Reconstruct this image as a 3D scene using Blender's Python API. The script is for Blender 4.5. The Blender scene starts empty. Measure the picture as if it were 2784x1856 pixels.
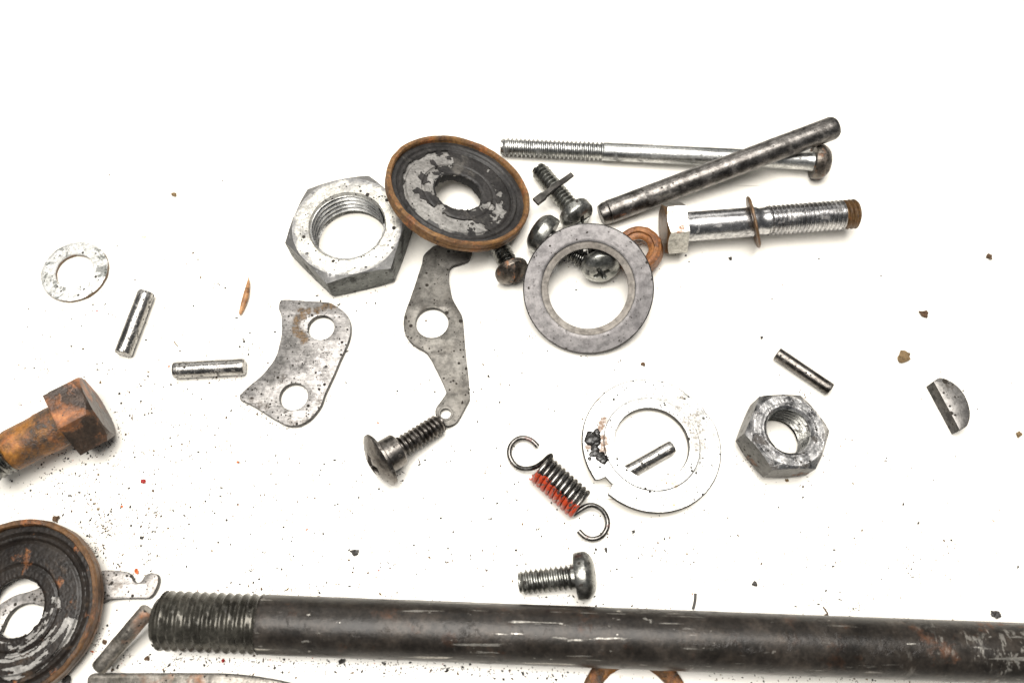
import bpy, bmesh, math, random
from mathutils import Vector, Matrix, noise

# ------------------------------------------------------------------ camera, light, exposure
sc = bpy.context.scene
COL = sc.collection
MM = 0.001
FPX, TILT, DIST = 2300.0, math.radians(22.0), 0.23     # focal length in photo pixels, tilt from straight down, distance
CT, ST = math.cos(TILT), math.sin(TILT)
CAM = Vector((0, 0, DIST * CT))
cd = bpy.data.cameras.new('camera'); cam = bpy.data.objects.new('camera', cd); COL.objects.link(cam)
cam.location = CAM; cam.rotation_euler = (TILT, 0, 0)
cd.sensor_width = 36; cd.lens = 36 * FPX / 2784; cd.clip_start = 0.005; cd.clip_end = 10
cd.dof.use_dof = True; cd.dof.focus_distance = 0.226; cd.dof.aperture_fstop = 15
sc.camera = cam

w = bpy.data.worlds.new('World'); sc.world = w; w.use_nodes = True
bg = w.node_tree.nodes['Background']
bg.inputs[0].default_value = (0.93, 0.96, 1.0, 1); bg.inputs[1].default_value = 0.13

def area(name, loc, target, sx, sy, radiance, col):
    l = bpy.data.lights.new(name, 'AREA'); l.shape = 'RECTANGLE'; l.size = sx; l.size_y = sy
    l.energy = radiance * math.pi * sx * sy; l.color = col
    o = bpy.data.objects.new(name, l); COL.objects.link(o); o.location = loc
    o.rotation_euler = (Vector(target) - Vector(loc)).to_track_quat('-Z', 'Y').to_euler()
    return o
area('softbox_overhead', (-0.04, 0.11, 0.62), (-0.02, 0.09, 0), 0.60, 0.40, 13.0, (1.0, 0.97, 0.925))
area('softbox_back', (-0.10, 0.75, 0.45), (0, 0.08, 0), 0.8, 0.25, 2.2, (1.0, 0.97, 0.92))

vs = sc.view_settings
vs.view_transform = 'Standard'; vs.look = 'None'; vs.exposure = 0.0; vs.gamma = 1.0; vs.use_curve_mapping = False
sc.render.engine = 'CYCLES'
sc.cycles.use_denoising = True
sc.cycles.max_bounces = 6; sc.cycles.glossy_bounces = 4; sc.cycles.diffuse_bounces = 3
sc.cycles.use_adaptive_sampling = True; sc.cycles.adaptive_threshold = 0.02
sc.cycles.sample_clamp_indirect = 6

# ------------------------------------------------------------------ geometry helpers
def P(px, py, z=0.0):
    """point of the place at height z (mm) over the table, seen at photo position px, py"""
    a = (px - 1392) / FPX; b = -(py - 928) / FPX
    d = Vector((a, ST + b * CT, -CT + b * ST))
    return CAM + d * ((z * MM - CAM.z) / d.z)

def Q(x0, y0, s, pts): return [(x0 + p[0] / s, y0 + p[1] / s) + tuple(p[2:]) for p in pts]

def mesh(name, verts, faces, smooth=35):
    me = bpy.data.meshes.new(name); me.from_pydata([tuple(v) for v in verts], [], faces)
    me.validate(); me.update()
    bm = bmesh.new(); bm.from_mesh(me); bmesh.ops.recalc_face_normals(bm, faces=bm.faces); bm.to_mesh(me); bm.free()
    if smooth:
        me.polygons.foreach_set('use_smooth', [True] * len(me.polygons))
        me.set_sharp_from_angle(angle=math.radians(smooth))
    return me

def obj(name, me, mat, parent=None, mw=None):
    o = bpy.data.objects.new(name, me); COL.objects.link(o)
    if mat:
        me.materials.clear()
        for m in (mat if isinstance(mat, (list, tuple)) else [mat]): me.materials.append(m)
    if parent: o.parent = parent
    if mw is not None: o.matrix_world = mw
    return o

def tag(o, label, cat, group=None):
    o['label'] = label; o['category'] = cat
    if group: o['group'] = group
    return o

def thing(name, label, cat, mw, group=None):
    o = bpy.data.objects.new(name, None); COL.objects.link(o); o.empty_display_size = 0.005
    o.matrix_world = mw
    return tag(o, label, cat, group)

def rings(rs, close=True, cap0=False, cap1=False):
    v, f = [], []; n = len(rs[0])
    for r in rs: v += [Vector(p) for p in r]
    for i in range(len(rs) - 1):
        for j in range(n):
            k = (j + 1) % n
            f.append((i*n+j, i*n+k, (i+1)*n+k, (i+1)*n+j))
    if close:
        i = len(rs) - 1
        for j in range(n):
            k = (j + 1) % n; f.append((i*n+j, i*n+k, k, j))
    else:
        if cap0: f.append(tuple(range(n)))
        if cap1: f.append(tuple(range((len(rs)-1)*n, len(rs)*n)))
    return v, f

def rough_up(v, amp, scale, seed=0):
    """knock the outline about a little, as worn metal is (amp in mm, scale per metre)"""
    off = Vector((seed * 3.1, seed * 1.7, seed * 5.3))
    return [p + noise.noise_vector(p * scale + off) * (amp * MM) for p in v]

def lathe(prof, n=72, close=True, amp=0.0, seed=0, cap0=False, cap1=False, sc_=600):
    rs = []
    for r, z in prof:
        rs.append([Vector((r*MM*math.cos(2*math.pi*j/n), r*MM*math.sin(2*math.pi*j/n), z*MM)) for j in range(n)])
    v, f = rings(rs, close, cap0, cap1)
    if amp: v = rough_up(v, amp, sc_, seed)
    return mesh('m', v, f)

def fine(prof, step):
    """subdivide a profile so that roughening has something to work on"""
    out = []
    for (a, b) in zip(prof, prof[1:]):
        k = max(1, int(math.hypot(b[0]-a[0], b[1]-a[1]) / step))
        for i in range(k): out.append((a[0]+(b[0]-a[0])*i/k, a[1]+(b[1]-a[1])*i/k))
    out.append(prof[-1]); return out

def tri(t, flat=0.08):
    t = t % 1.0; x = abs(2*t - 1)                                    # 1..0..1
    return min(1.0, max(0.0, (x - flat) / (1 - 2*flat)))

def thread(r, pitch, z0, z1, depth=None, n=36, inward=False, taper=1.0, amp=0.0, seed=0, caps=True, k=8):
    """a real screw thread: one V profile swept along the helix, cut off square at z0 and z1"""
    depth = depth or pitch * 0.6
    prof = [(0.0, 1.0), (0.09, 1.0), (0.44, 0.0), (0.56, 0.0), (0.91, 1.0), (1.0, 1.0)]      # 1 = root, 0 = crest
    turns = (z1 - z0) / pitch + 1; m = int(turns * n) + 1; m_ = len(prof); v, f = [], []
    for i in range(m + 1):
        a = 2*math.pi*i/n; zb = z0 - pitch + pitch*i/n
        for (u, d) in prof:
            z = min(z1, max(z0, zb + u*pitch))
            if inward: rr = r + depth * d
            else:
                rr = r - depth * d
                if taper: rr = min(rr, r - depth*0.85*max(0.0, 1 - (z - z0)/(1.1*pitch)))
            v.append(Vector((rr*MM*math.cos(a), rr*MM*math.sin(a), z*MM)))
    for i in range(m):
        for q in range(m_ - 1): f.append((i*m_+q, (i+1)*m_+q, (i+1)*m_+q+1, i*m_+q+1))
    if caps and not inward:
        for z in (z0, z1):
            b0 = len(v); rr = r - depth*0.8
            v += [Vector((rr*MM*math.cos(2*math.pi*j/n), rr*MM*math.sin(2*math.pi*j/n), z*MM + (1e-5 if z == z0 else -1e-5))) for j in range(n)]
            f.append(tuple(range(b0, b0+n)))
    if amp: v = rough_up(v, amp, 900, seed)
    return mesh('m', v, f, 30)

def hexrad(a, ap):
    s = math.pi / 3; t = (a % s) - s / 2
    return ap / math.cos(t)

def hexbody(ap, T, hole, Rc, ch_top=True, ch_bot=True, n=144, amp=0.06, seed=1, slope=0.55, rim=0.5, dish=0.0):
    """hexagon with 30-degree corner chamfers; vertices at 0, 60, ... degrees"""
    rs = []
    def ring(rf, zf): rs.append([Vector((rf(a)*MM*math.cos(a), rf(a)*MM*math.sin(a), zf(a)*MM)) for a in [2*math.pi*j/n for j in range(n)]])
    H = lambda a: hexrad(a, ap)
    drop = lambda a: max(0.0, H(a) - Rc) * slope + 0.10
    if hole:
        ring(lambda a: hole, lambda a: T - rim); ring(lambda a: hole + rim, lambda a: T)
    else:
        ring(lambda a: 0.02, lambda a: T + dish)
        ring(lambda a: Rc*0.5, lambda a: T + dish*0.8)
    for t in (0.3, 0.6, 0.9):
        ring(lambda a, t=t: (hole+rim if hole else Rc*0.5)*(1-t) + Rc*t*0.995, lambda a: T)
    ring(lambda a: min(Rc, H(a) - 0.12), lambda a: T)
    if ch_top: ring(lambda a: (min(Rc, H(a)) + H(a))/2, lambda a: T - drop(a)*0.5)
    ring(lambda a: H(a), lambda a: T - (drop(a) if ch_top else 0.15))
    for t in (0.25, 0.5, 0.75):
        ring(lambda a: H(a), lambda a, t=t: (T - drop(a))*(1-t) + drop(a)*t)
    ring(lambda a: H(a), lambda a: drop(a) if ch_bot else 0.15)
    ring(lambda a: min(Rc, H(a) - 0.12), lambda a: 0)
    if hole:
        ring(lambda a: hole + rim, lambda a: 0); ring(lambda a: hole, lambda a: rim)
        v, f = rings(rs, False)
    else:
        ring(lambda a: 0.02, lambda a: 0); v, f = rings(rs, False)
    if amp: v = rough_up(v, amp, 350, seed)
    return mesh('m', v, f, 28)

def crossface(R, dome, edge, slot=0.0, sw=0.5, sl=2.0, depth=2.0, nr=46, na=120, kind='cross', amp=0.03, seed=2, rot=0.0):
    """a screw head seen from outside: dome over z=0..dome, driver recess sunk into it, underside at z=-edge"""
    rs = []
    for i in range(nr + 1):
        u = i / nr; r = R * (1 - (1-u)**1.6) if False else R * u
        r = max(r, 0.01); ring = []
        for j in range(na):
            a = 2*math.pi*j/na
            z = dome * (1 - (r/R)**2) if kind != 'pan' else dome * (1 - (r/R)**4)
            x, y = r*math.cos(a - rot), r*math.sin(a - rot)
            if kind in ('cross', 'pan', 'truss') and depth:
                def m(p, q):
                    s1 = (sw*(1 - 0.25*abs(p)/sl) - abs(q)) / 0.22; s2 = (sl - abs(p)) / 0.35
                    return max(0, min(1, min(s1, s2)))
                k = max(m(x, y), m(y, x))
                z -= depth * k * (1 - 0.45 * min(1, r/sl))
            if kind == 'slot':
                k = max(0, min(1, (sw - abs(y)) / 0.12)); z -= depth * k
            ring.append(Vector((r*MM*math.cos(a), r*MM*math.sin(a), z*MM)))
        rs.append(ring)
    for (rr, zz) in ((R*1.0+0.05, -0.12*edge), (R*1.0+0.05, -edge*0.8), (R*0.96, -edge), (0.3, -edge)):
        rs.append([Vector((rr*MM*math.cos(2*math.pi*j/na), rr*MM*math.sin(2*math.pi*j/na), zz*MM)) for j in range(na)])
    v, f = rings(rs, False, True, True)
    if amp: v = rough_up(v, amp, 500, seed)
    return mesh('m', v, f, 32)

def smooth_outline(pts, per=6):
    """closed outline through pts; a point flagged 'c' is a sharp corner"""
    n = len(pts); out = []
    for i in range(n):
        p0, p1, p2, p3 = pts[i-1], pts[i], pts[(i+1) % n], pts[(i+2) % n]
        c1 = len(p1) > 2; c2 = len(p2) > 2
        a, b, c, d = [Vector((q[0], q[1])) for q in (p0, p1, p2, p3)]
        if c1: a = b
        if c2: d = c
        for k in range(per):
            t = k / per
            out.append(0.5*((2*b) + (c-a)*t + (2*a-5*b+4*c-d)*t*t + (3*b-a-3*c+d)*t**3))
    return out

def circle(c, r, n=56, sy=1.0): return [Vector((c[0]+r*math.cos(2*math.pi*i/n), c[1]+r*sy*math.sin(2*math.pi*i/n))) for i in range(n)]

def plate(outline, holes, T, bev=0.15):
    """flat piece of sheet: 2D outline and holes in metres, thickness T mm, z from 0 to T"""
    cu = bpy.data.curves.new('c', 'CURVE'); cu.dimensions = '2D'; cu.fill_mode = 'BOTH'
    cu.extrude = (T/2 - bev)*MM; cu.bevel_depth = bev*MM; cu.bevel_resolution = 1; cu.offset = -bev*MM
    for ring in [outline] + holes:
        sp = cu.splines.new('POLY'); sp.points.add(len(ring)-1); sp.use_cyclic_u = True
        for p, q in zip(sp.points, ring): p.co = (q[0], q[1], 0, 1)
    o = bpy.data.objects.new('c', cu); COL.objects.link(o)
    bpy.context.view_layer.update()
    me = bpy.data.meshes.new_from_object(o.evaluated_get(bpy.context.evaluated_depsgraph_get()))
    bpy.data.objects.remove(o); bpy.data.curves.remove(cu)
    me.transform(Matrix.Translation((0, 0, T/2*MM)))
    bm = bmesh.new(); bm.from_mesh(me); bmesh.ops.remove_doubles(bm, verts=bm.verts, dist=1e-6)
    bmesh.ops.recalc_face_normals(bm, faces=bm.faces); bm.to_mesh(me); bm.free()
    me.polygons.foreach_set('use_smooth', [True]*len(me.polygons)); me.set_sharp_from_angle(angle=math.radians(30))
    return me

def tube(path, r, n=14, caps=True, amp=0):
    """wire along a list of points (metres)"""
    rs = []; up = Vector((0, 0, 1)); m = len(path); prev = None
    for i, p in enumerate(path):
        t = (path[min(i+1, m-1)] - path[max(i-1, 0)]).normalized()
        if prev is None:
            x = t.cross(up if abs(t.z) < 0.9 else Vector((1, 0, 0))).normalized()
        else:
            x = (prev - t * prev.dot(t)).normalized()
        prev = x; y = t.cross(x)
        rr = r * MM if not callable(r) else r(i/(m-1)) * MM
        rs.append([p + x*rr*math.cos(2*math.pi*j/n) + y*rr*math.sin(2*math.pi*j/n) for j in range(n)])
    v, f = rings(rs, False, caps, caps)
    if amp: v = rough_up(v, amp, 600, 3)
    return mesh('m', v, f, 45)

def catmull(pts, per=8):
    out = []; n = len(pts)
    for i in range(n-1):
        a, b, c, d = pts[max(i-1, 0)], pts[i], pts[i+1], pts[min(i+2, n-1)]
        for k in range(per):
            t = k/per
            out.append(0.5*((2*b) + (c-a)*t + (2*a-5*b+4*c-d)*t*t + (3*b-a-3*c+d)*t**3))
    out.append(pts[-1]); return out

def frame(A, B, spin=0.0):
    """matrix whose z runs from A to B; local y points up as far as it can"""
    z = (B - A).normalized(); up = Vector((0, 0, 1))
    x = up.cross(z); x = x.normalized() if x.length > 1e-6 else Vector((1, 0, 0))
    y = z.cross(x)
    m = Matrix((x, y, z)).transposed().to_4x4(); m.translation = A
    return m @ Matrix.Rotation(spin, 4, 'Z')

def tilted(n, spin=0.0):
    z = n.normalized(); x = Vector((1, 0, 0)); x = (x - z*x.dot(z))
    if x.length < 0.3: x = Vector((0, 1, 0)); x = x - z*x.dot(z)
    x.normalize(); y = z.cross(x)
    return Matrix((x, y, z)).transposed().to_4x4() @ Matrix.Rotation(spin, 4, 'Z')

def rest(me, rot, px, py, z0=0.0):
    """put a mesh with this turn at a photo position with its lowest point z0 mm over the table"""
    low = min((rot @ v.co).z for v in me.vertices)
    z = z0 - low / MM
    m = rot.copy(); m.translation = P(px, py, z); return m

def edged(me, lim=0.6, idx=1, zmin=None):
    """faces standing upright take the second material"""
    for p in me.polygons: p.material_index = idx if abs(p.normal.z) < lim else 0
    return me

# ------------------------------------------------------------------ materials
def lerpc(c): return (c[0], c[1], c[2], 1)

class NT:
    def __init__(s, name):
        s.m = bpy.data.materials.new(name); s.m.use_nodes = True
        s.t = s.m.node_tree; s.t.nodes.clear()
        s.out = s.t.nodes.new('ShaderNodeOutputMaterial'); s.b = s.t.nodes.new('ShaderNodeBsdfPrincipled')
        s.t.links.new(s.b.outputs[0], s.out.inputs[0])
        tc = s.t.nodes.new('ShaderNodeTexCoord'); oi = s.t.nodes.new('ShaderNodeObjectInfo')
        mul = s.math('MULTIPLY', oi.outputs['Random'], 3.0)
        add = s.t.nodes.new('ShaderNodeVectorMath'); add.operation = 'ADD'
        s.t.links.new(tc.outputs['Object'], add.inputs[0]); s.t.links.new(mul, add.inputs[1])
        s.co = add.outputs[0]; s.raw = tc.outputs['Object']; s.gen = tc.outputs['Generated']
    def lk(s, a, b): s.t.links.new(a, b)
    def put(s, sock, v):
        if v is None: return
        if hasattr(v, 'is_linked'): s.lk(v, sock)
        elif isinstance(v, (tuple, list)): sock.default_value = tuple(v) if len(v) != 3 or len(sock.default_value) == 3 else lerpc(v)
        else: sock.default_value = v
    def math(s, op, a, b=None, c=None, clamp=False):
        n = s.t.nodes.new('ShaderNodeMath'); n.operation = op; n.use_clamp = clamp
        s.put(n.inputs[0], a); s.put(n.inputs[1], b); s.put(n.inputs[2], c); return n.outputs[0]
    def mapping(s, v, scale):
        n = s.t.nodes.new('ShaderNodeMapping'); s.lk(v, n.inputs[0]); n.inputs['Scale'].default_value = scale; return n.outputs[0]
    def noise(s, scale, detail=6, rough=0.6, v=None, dist=0.0):
        n = s.t.nodes.new('ShaderNodeTexNoise'); s.lk(v or s.co, n.inputs['Vector'])
        n.inputs['Scale'].default_value = scale; n.inputs['Detail'].default_value = detail
        n.inputs['Roughness'].default_value = rough; n.inputs['Distortion'].default_value = dist
        return n.outputs['Fac']
    def vor(s, scale, v=None, feature='F1', rnd=1.0):
        n = s.t.nodes.new('ShaderNodeTexVoronoi'); n.feature = feature; s.lk(v or s.co, n.inputs['Vector'])
        n.inputs['Scale'].default_value = scale; n.inputs['Randomness'].default_value = rnd
        return n.outputs['Distance'], n.outputs.get('Color')
    def ramp(s, f, stops, interp='LINEAR'):
        n = s.t.nodes.new('ShaderNodeValToRGB'); s.lk(f, n.inputs[0]); e = n.color_ramp.elements
        n.color_ramp.interpolation = interp
        while len(e) < len(stops): e.new(0.5)
        for el, (p, c) in zip(e, stops):
            el.position = p; el.color = lerpc(c) if isinstance(c, (tuple, list)) else (c, c, c, 1)
        return n.outputs[0]
    def step(s, f, a, b): return s.ramp(f, [(a, 0.0), (b, 1.0)])
    def mix(s, f, a, b, blend='MIX'):
        n = s.t.nodes.new('ShaderNodeMix'); n.data_type = 'RGBA'; n.blend_type = blend
        s.put(n.inputs[0], f); s.put(n.inputs[6], a); s.put(n.inputs[7], b); return n.outputs[2]
    def specks(s, scale, thr, soft=0.06):
        d, c = s.vor(scale)
        sep = s.t.nodes.new('ShaderNodeSeparateColor'); s.lk(c, sep.inputs[0])
        t = s.math('MULTIPLY', s.math('POWER', sep.outputs[0], 3.0), thr)
        return s.math('MULTIPLY', s.math('SUBTRACT', t, d), 1.0/soft, clamp=True)

RUST = [(0.0, (0.030, 0.013, 0.007)), (0.40, (0.115, 0.045, 0.016)), (0.62, (0.30, 0.105, 0.028)), (1.0, (0.50, 0.24, 0.075))]

def worn(name, c1, c2, ns=300, metal=1.0, rough=(0.3, 0.5), dirt=(0.02, 0.018, 0.015), dirt_t=(0.60, 0.70), dirt_s=350,
         rust=None, rust_s=180, spk=None, streak=None, bump=0.25, lines=None, contrast=(0.35, 0.65), paint=None, gloss_dirt=0.45, g=0.74, spec=0.5):
    """worn metal: two tones of the metal itself, grime patches, rust, stuck specks, machining lines"""
    n = NT(name); c1 = tuple(x*g for x in c1); c2 = tuple(x*g for x in c2)
    base_v = n.mapping(n.co, streak) if streak else n.co
    a = n.noise(ns, 6, 0.65, base_v)
    col = n.ramp(a, [(contrast[0], c1), (contrast[1], c2)])
    fn = n.noise(ns*7, 3, 0.7)
    col = n.mix(0.50, col, n.ramp(fn, [(0.36, (0.30, 0.30, 0.30)), (0.60, (1.3, 1.3, 1.3))]), 'MULTIPLY')
    cover = None
    d = n.step(n.noise(dirt_s, 6, 0.68, dist=0.4), *dirt_t)
    d = n.math('MULTIPLY', d, n.ramp(fn, [(0.30, 0.45), (0.6, 1.0)]))
    col = n.mix(d, col, dirt); cover = d
    if rust:
        rn = n.noise(rust_s, 6, 0.66, dist=0.3)
        rm = n.step(rn, *rust)
        rc = n.ramp(n.noise(rust_s*2.6, 5, 0.7), [(0.25, RUST[0][1]), (0.45, RUST[1][1]), (0.58, RUST[2][1]), (0.78, RUST[3][1])])
        col = n.mix(rm, col, rc); cover = n.math('MAXIMUM', cover, rm)
    if spk:
        for (s_, t_) in (spk if isinstance(spk, list) else [spk]):
            k = n.specks(s_, t_); col = n.mix(k, col, (0.018, 0.014, 0.010)); cover = n.math('MAXIMUM', cover, k)
    bare = None
    if paint:
        res = paint(n, col, cover); col, cover = res[0], res[1]; bare = res[2] if len(res) > 2 else None
    n.put(n.b.inputs['Base Color'], col)
    mt = n.math('MULTIPLY', n.math('SUBTRACT', 1.0, cover), metal, clamp=True)
    if bare is not None: mt = n.math('MAXIMUM', mt, bare)
    n.put(n.b.inputs['Metallic'], mt); n.b.inputs['Specular IOR Level'].default_value = spec
    rr = n.math('MULTIPLY_ADD', a, (rough[1]-rough[0])*1.2, rough[0] - 0.1*(rough[1]-rough[0]))
    rr = n.math('MULTIPLY_ADD', cover, gloss_dirt, rr, clamp=True)
    n.put(n.b.inputs['Roughness'], rr)
    h = n.math('ADD', n.math('MULTIPLY', a, 0.5), n.math('MULTIPLY', fn, 0.25))
    h = n.math('MULTIPLY_ADD', cover, 0.45, h)
    if lines:
        ln = n.noise(1.0, 4, 0.7, n.mapping(n.raw, lines)); h = n.math('MULTIPLY_ADD', ln, 0.35, h)
        col2 = n.mix(0.6, col, n.ramp(ln, [(0.35, (0.55, 0.55, 0.55)), (0.65, (1.2, 1.2, 1.2))]), 'MULTIPLY')
        n.put(n.b.inputs['Base Color'], col2)
    bp = n.t.nodes.new('ShaderNodeBump'); bp.inputs['Strength'].default_value = bump; bp.inputs['Distance'].default_value = 0.0004
    n.lk(h, bp.inputs['Height']); n.lk(bp.outputs[0], n.b.inputs['Normal'])
    return n.m

def plain(name, c, rough=0.7, metal=0.0, var=0.4, ns=900):
    n = NT(name); a = n.noise(ns, 6, 0.65)
    lo = tuple(x*(1-var) for x in c); hi = tuple(min(1, x*(1+var)) for x in c)
    n.put(n.b.inputs['Base Color'], n.ramp(a, [(0.3, lo), (0.7, hi)]))
    n.b.inputs['Roughness'].default_value = rough; n.b.inputs['Metallic'].default_value = metal
    bp = n.t.nodes.new('ShaderNodeBump'); bp.inputs['Strength'].default_value = 0.4; bp.inputs['Distance'].default_value = 0.0003
    n.lk(a, bp.inputs['Height']); n.lk(bp.outputs[0], n.b.inputs['Normal'])
    return n.m

def table_material():
    n = NT('white_enamel')
    base = (0.83, 0.80, 0.735)
    # yellowed drips and rubbed-in marks with their own shapes
    st = n.math('MULTIPLY', n.step(n.noise(420, 6, 0.7), 0.645, 0.70), n.step(n.noise(30, 3, 0.5), 0.54, 0.68))
    col = n.mix(n.math('MULTIPLY', st, 0.75), base, (0.40, 0.24, 0.10))
    def scratch(ang, sx, sy, a, b, m):
        mp = n.t.nodes.new('ShaderNodeMapping'); n.lk(n.raw, mp.inputs[0])
        mp.inputs['Rotation'].default_value = (0, 0, ang); mp.inputs['Scale'].default_value = (sx, sy, 1)
        return n.math('MULTIPLY', n.step(n.noise(1.0, 2, 0.4, mp.outputs[0]), a, b), n.step(n.noise(55, 2, 0.5), m, m+0.06))
    s = n.math('MAXIMUM', scratch(0.22, 26, 1500, 0.725, 0.76, 0.55), scratch(-0.9, 30, 1700, 0.735, 0.77, 0.56))
    s = n.math('MAXIMUM', s, scratch(1.35, 28, 1400, 0.735, 0.77, 0.56))
    col = n.mix(n.math('MULTIPLY', s, 0.6), col, (0.22, 0.17, 0.12))
    n.put(n.b.inputs['Base Color'], col)
    n.put(n.b.inputs['Roughness'], n.math('MULTIPLY_ADD', n.noise(260, 5, 0.6), 0.25, 0.16))
    n.b.inputs['Specular IOR Level'].default_value = 0.45
    bp = n.t.nodes.new('ShaderNodeBump'); bp.inputs['Strength'].default_value = 0.12; bp.inputs['Distance'].default_value = 0.0002
    n.lk(n.math('SUBTRACT', n.noise(300, 4, 0.5), s), bp.inputs['Height']); n.lk(bp.outputs[0], n.b.inputs['Normal'])
    return n.m

M = {}
M['table'] = table_material()

def sep_xyz(n):
    q = n.t.nodes.new('ShaderNodeSeparateXYZ'); n.lk(n.raw, q.inputs[0]); return q.outputs
def radius(n):
    x, y, z = sep_xyz(n)
    return n.math('SQRT', n.math('ADD', n.math('MULTIPLY', x, x), n.math('MULTIPLY', y, y)))
def near(n, pts, rad, wob=0.5, ws=450, lo=0.12):
    """soft-edged ragged patch round some points (mm, in the thing's own frame)"""
    best = None
    x, y, z = sep_xyz(n)
    for (a, b) in pts:
        d = n.math('ADD', n.math('POWER', n.math('SUBTRACT', x, a*MM), 2.0), n.math('POWER', n.math('SUBTRACT', y, b*MM), 2.0))
        best = d if best is None else n.math('MINIMUM', best, d)
    d = n.math('MULTIPLY', n.math('SQRT', best), 1000.0/rad)
    d = n.math('ADD', d, n.math('MULTIPLY', n.math('SUBTRACT', n.noise(ws, 7, 0.75), 0.5), wob*9))
    k = n.math('MULTIPLY', n.math('SUBTRACT', 1.35, d), 1.6, clamp=True)
    return n.math('MULTIPLY', k, n.ramp(n.noise(1700, 4, 0.7), [(0.40, lo), (0.56, 1.0)]))
def turned(amount, scale=2600, dark=(0.10, 0.10, 0.105), r0=None, wob=0.0016):
    """lathe marks round the axis; beyond r0 (mm) the plating is rubbed down to grey"""
    def f(n, col, cover):
        r = radius(n)
        cv = n.t.nodes.new('ShaderNodeCombineXYZ'); n.lk(r, cv.inputs[0])
        ln = n.noise(scale, 3, 0.7, cv.outputs[0])
        col = n.mix(amount, col, n.ramp(ln, [(0.38, (0.25, 0.25, 0.25)), (0.62, (1.2, 1.2, 1.2))]), 'MULTIPLY')
        if r0:
            e = n.math('ADD', r, n.math('MULTIPLY', n.math('SUBTRACT', n.noise(260, 6, 0.7), 0.5), wob*4))
            m = n.math('MULTIPLY', n.math('SUBTRACT', e, r0*MM), 900.0, clamp=True)
            col = n.mix(n.math('MULTIPLY', m, 0.85), col, dark)
        return col, cover
    return f

M['zinc_white'] = worn('bright_zinc', (0.74, 0.73, 0.69), (0.92, 0.92, 0.90), ns=160, metal=0.45, rough=(0.30, 0.45), dirt=(0.06, 0.058, 0.05), dirt_t=(0.64, 0.70), dirt_s=300, spk=[(900, 0.4), (1700, 0.4)], bump=0.2, g=1.0)
M['zinc_washer'] = worn('bright_zinc_worn', (0.62, 0.62, 0.58), (0.92, 0.92, 0.90), ns=200, metal=0.5, rough=(0.30, 0.45), dirt=(0.045, 0.05, 0.042), dirt_t=(0.52, 0.57), dirt_s=240, rust=(0.66, 0.70), rust_s=260, spk=(800, 0.4), bump=0.25, g=0.95)
M['zinc_nut'] = worn('aged_zinc', (0.42, 0.41, 0.39), (0.68, 0.66, 0.59), ns=190, metal=0.8, rough=(0.32, 0.5), dirt=(0.075, 0.07, 0.058), dirt_t=(0.57, 0.68), dirt_s=210, spk=[(620, 0.42), (1300, 0.4)], bump=0.3, contrast=(0.36, 0.56), paint=turned(0.45, 2300, (0.20, 0.198, 0.20), 13.6), g=1.05)
M['zinc_side'] = worn('shaded_dull_zinc', (0.085, 0.09, 0.082), (0.24, 0.25, 0.235), ns=160, metal=0.55, rough=(0.4, 0.55), dirt=(0.022, 0.022, 0.018), dirt_t=(0.54, 0.64), dirt_s=180, spk=[(620, 0.42), (1300, 0.4)], bump=0.3, g=0.62)  # dull zinc, darkened again: shade of the nut's sides put into the colour
M['zinc_thread'] = worn('zinc_thread', (0.30, 0.30, 0.295), (0.66, 0.66, 0.64), ns=400, metal=0.95, rough=(0.22, 0.35), dirt_t=(0.64, 0.74), bump=0.1)
M['steel_nut'] = worn('scuffed_steel', (0.13, 0.128, 0.13), (0.62, 0.61, 0.60), ns=260, metal=1.0, rough=(0.2, 0.40), dirt=(0.05, 0.042, 0.034), dirt_t=(0.56, 0.62), dirt_s=300, rust=(0.66, 0.71), rust_s=230, spk=(900, 0.4), bump=0.4, contrast=(0.40, 0.54), paint=turned(0.75, 1500), g=1.15)
M['steel_side'] = worn('shaded_dull_steel', (0.05, 0.048, 0.043), (0.20, 0.195, 0.18), ns=180, metal=0.7, rough=(0.35, 0.5), dirt=(0.02, 0.018, 0.015), dirt_t=(0.54, 0.64), dirt_s=200, rust=(0.58, 0.68), rust_s=200, spk=(900, 0.4), bump=0.35, g=0.62)  # dull steel with the small nut's side shade put into its tone
M['ring'] = worn('ground_steel', (0.185, 0.175, 0.175), (0.27, 0.255, 0.252), ns=70, metal=0.9, rough=(0.36, 0.46), dirt=(0.05, 0.045, 0.04), dirt_t=(0.63, 0.74), dirt_s=420, spk=[(700, 0.33), (1500, 0.3)], bump=0.14, paint=turned(0.14, 3000), g=0.46)
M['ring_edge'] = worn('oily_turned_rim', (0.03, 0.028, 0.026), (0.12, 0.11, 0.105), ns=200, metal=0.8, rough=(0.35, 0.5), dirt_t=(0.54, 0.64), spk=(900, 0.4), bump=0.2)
M['ring_lip'] = worn('turned_steel', (0.24, 0.215, 0.19), (0.40, 0.37, 0.335), ns=90, metal=1.0, rough=(0.4, 0.5), dirt_t=(0.66, 0.76), dirt_s=420, bump=0.2, paint=turned(0.6, 3600), g=0.36)
M['lever'] = worn('lever_steel', (0.135, 0.125, 0.11), (0.29, 0.275, 0.25), ns=90, metal=0.85, rough=(0.46, 0.58), dirt=(0.06, 0.052, 0.042), dirt_t=(0.56, 0.72), dirt_s=130, spk=[(520, 0.34), (1200, 0.42)], bump=0.25, g=0.6)
M['edge'] = worn('dark_edge', (0.035, 0.032, 0.028), (0.13, 0.12, 0.108), ns=260, metal=0.7, rough=(0.4, 0.55), dirt_t=(0.52, 0.62), spk=(900, 0.4), bump=0.25, g=0.6)  # darker steel for upright faces of plates and tab washer, and the strip
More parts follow.
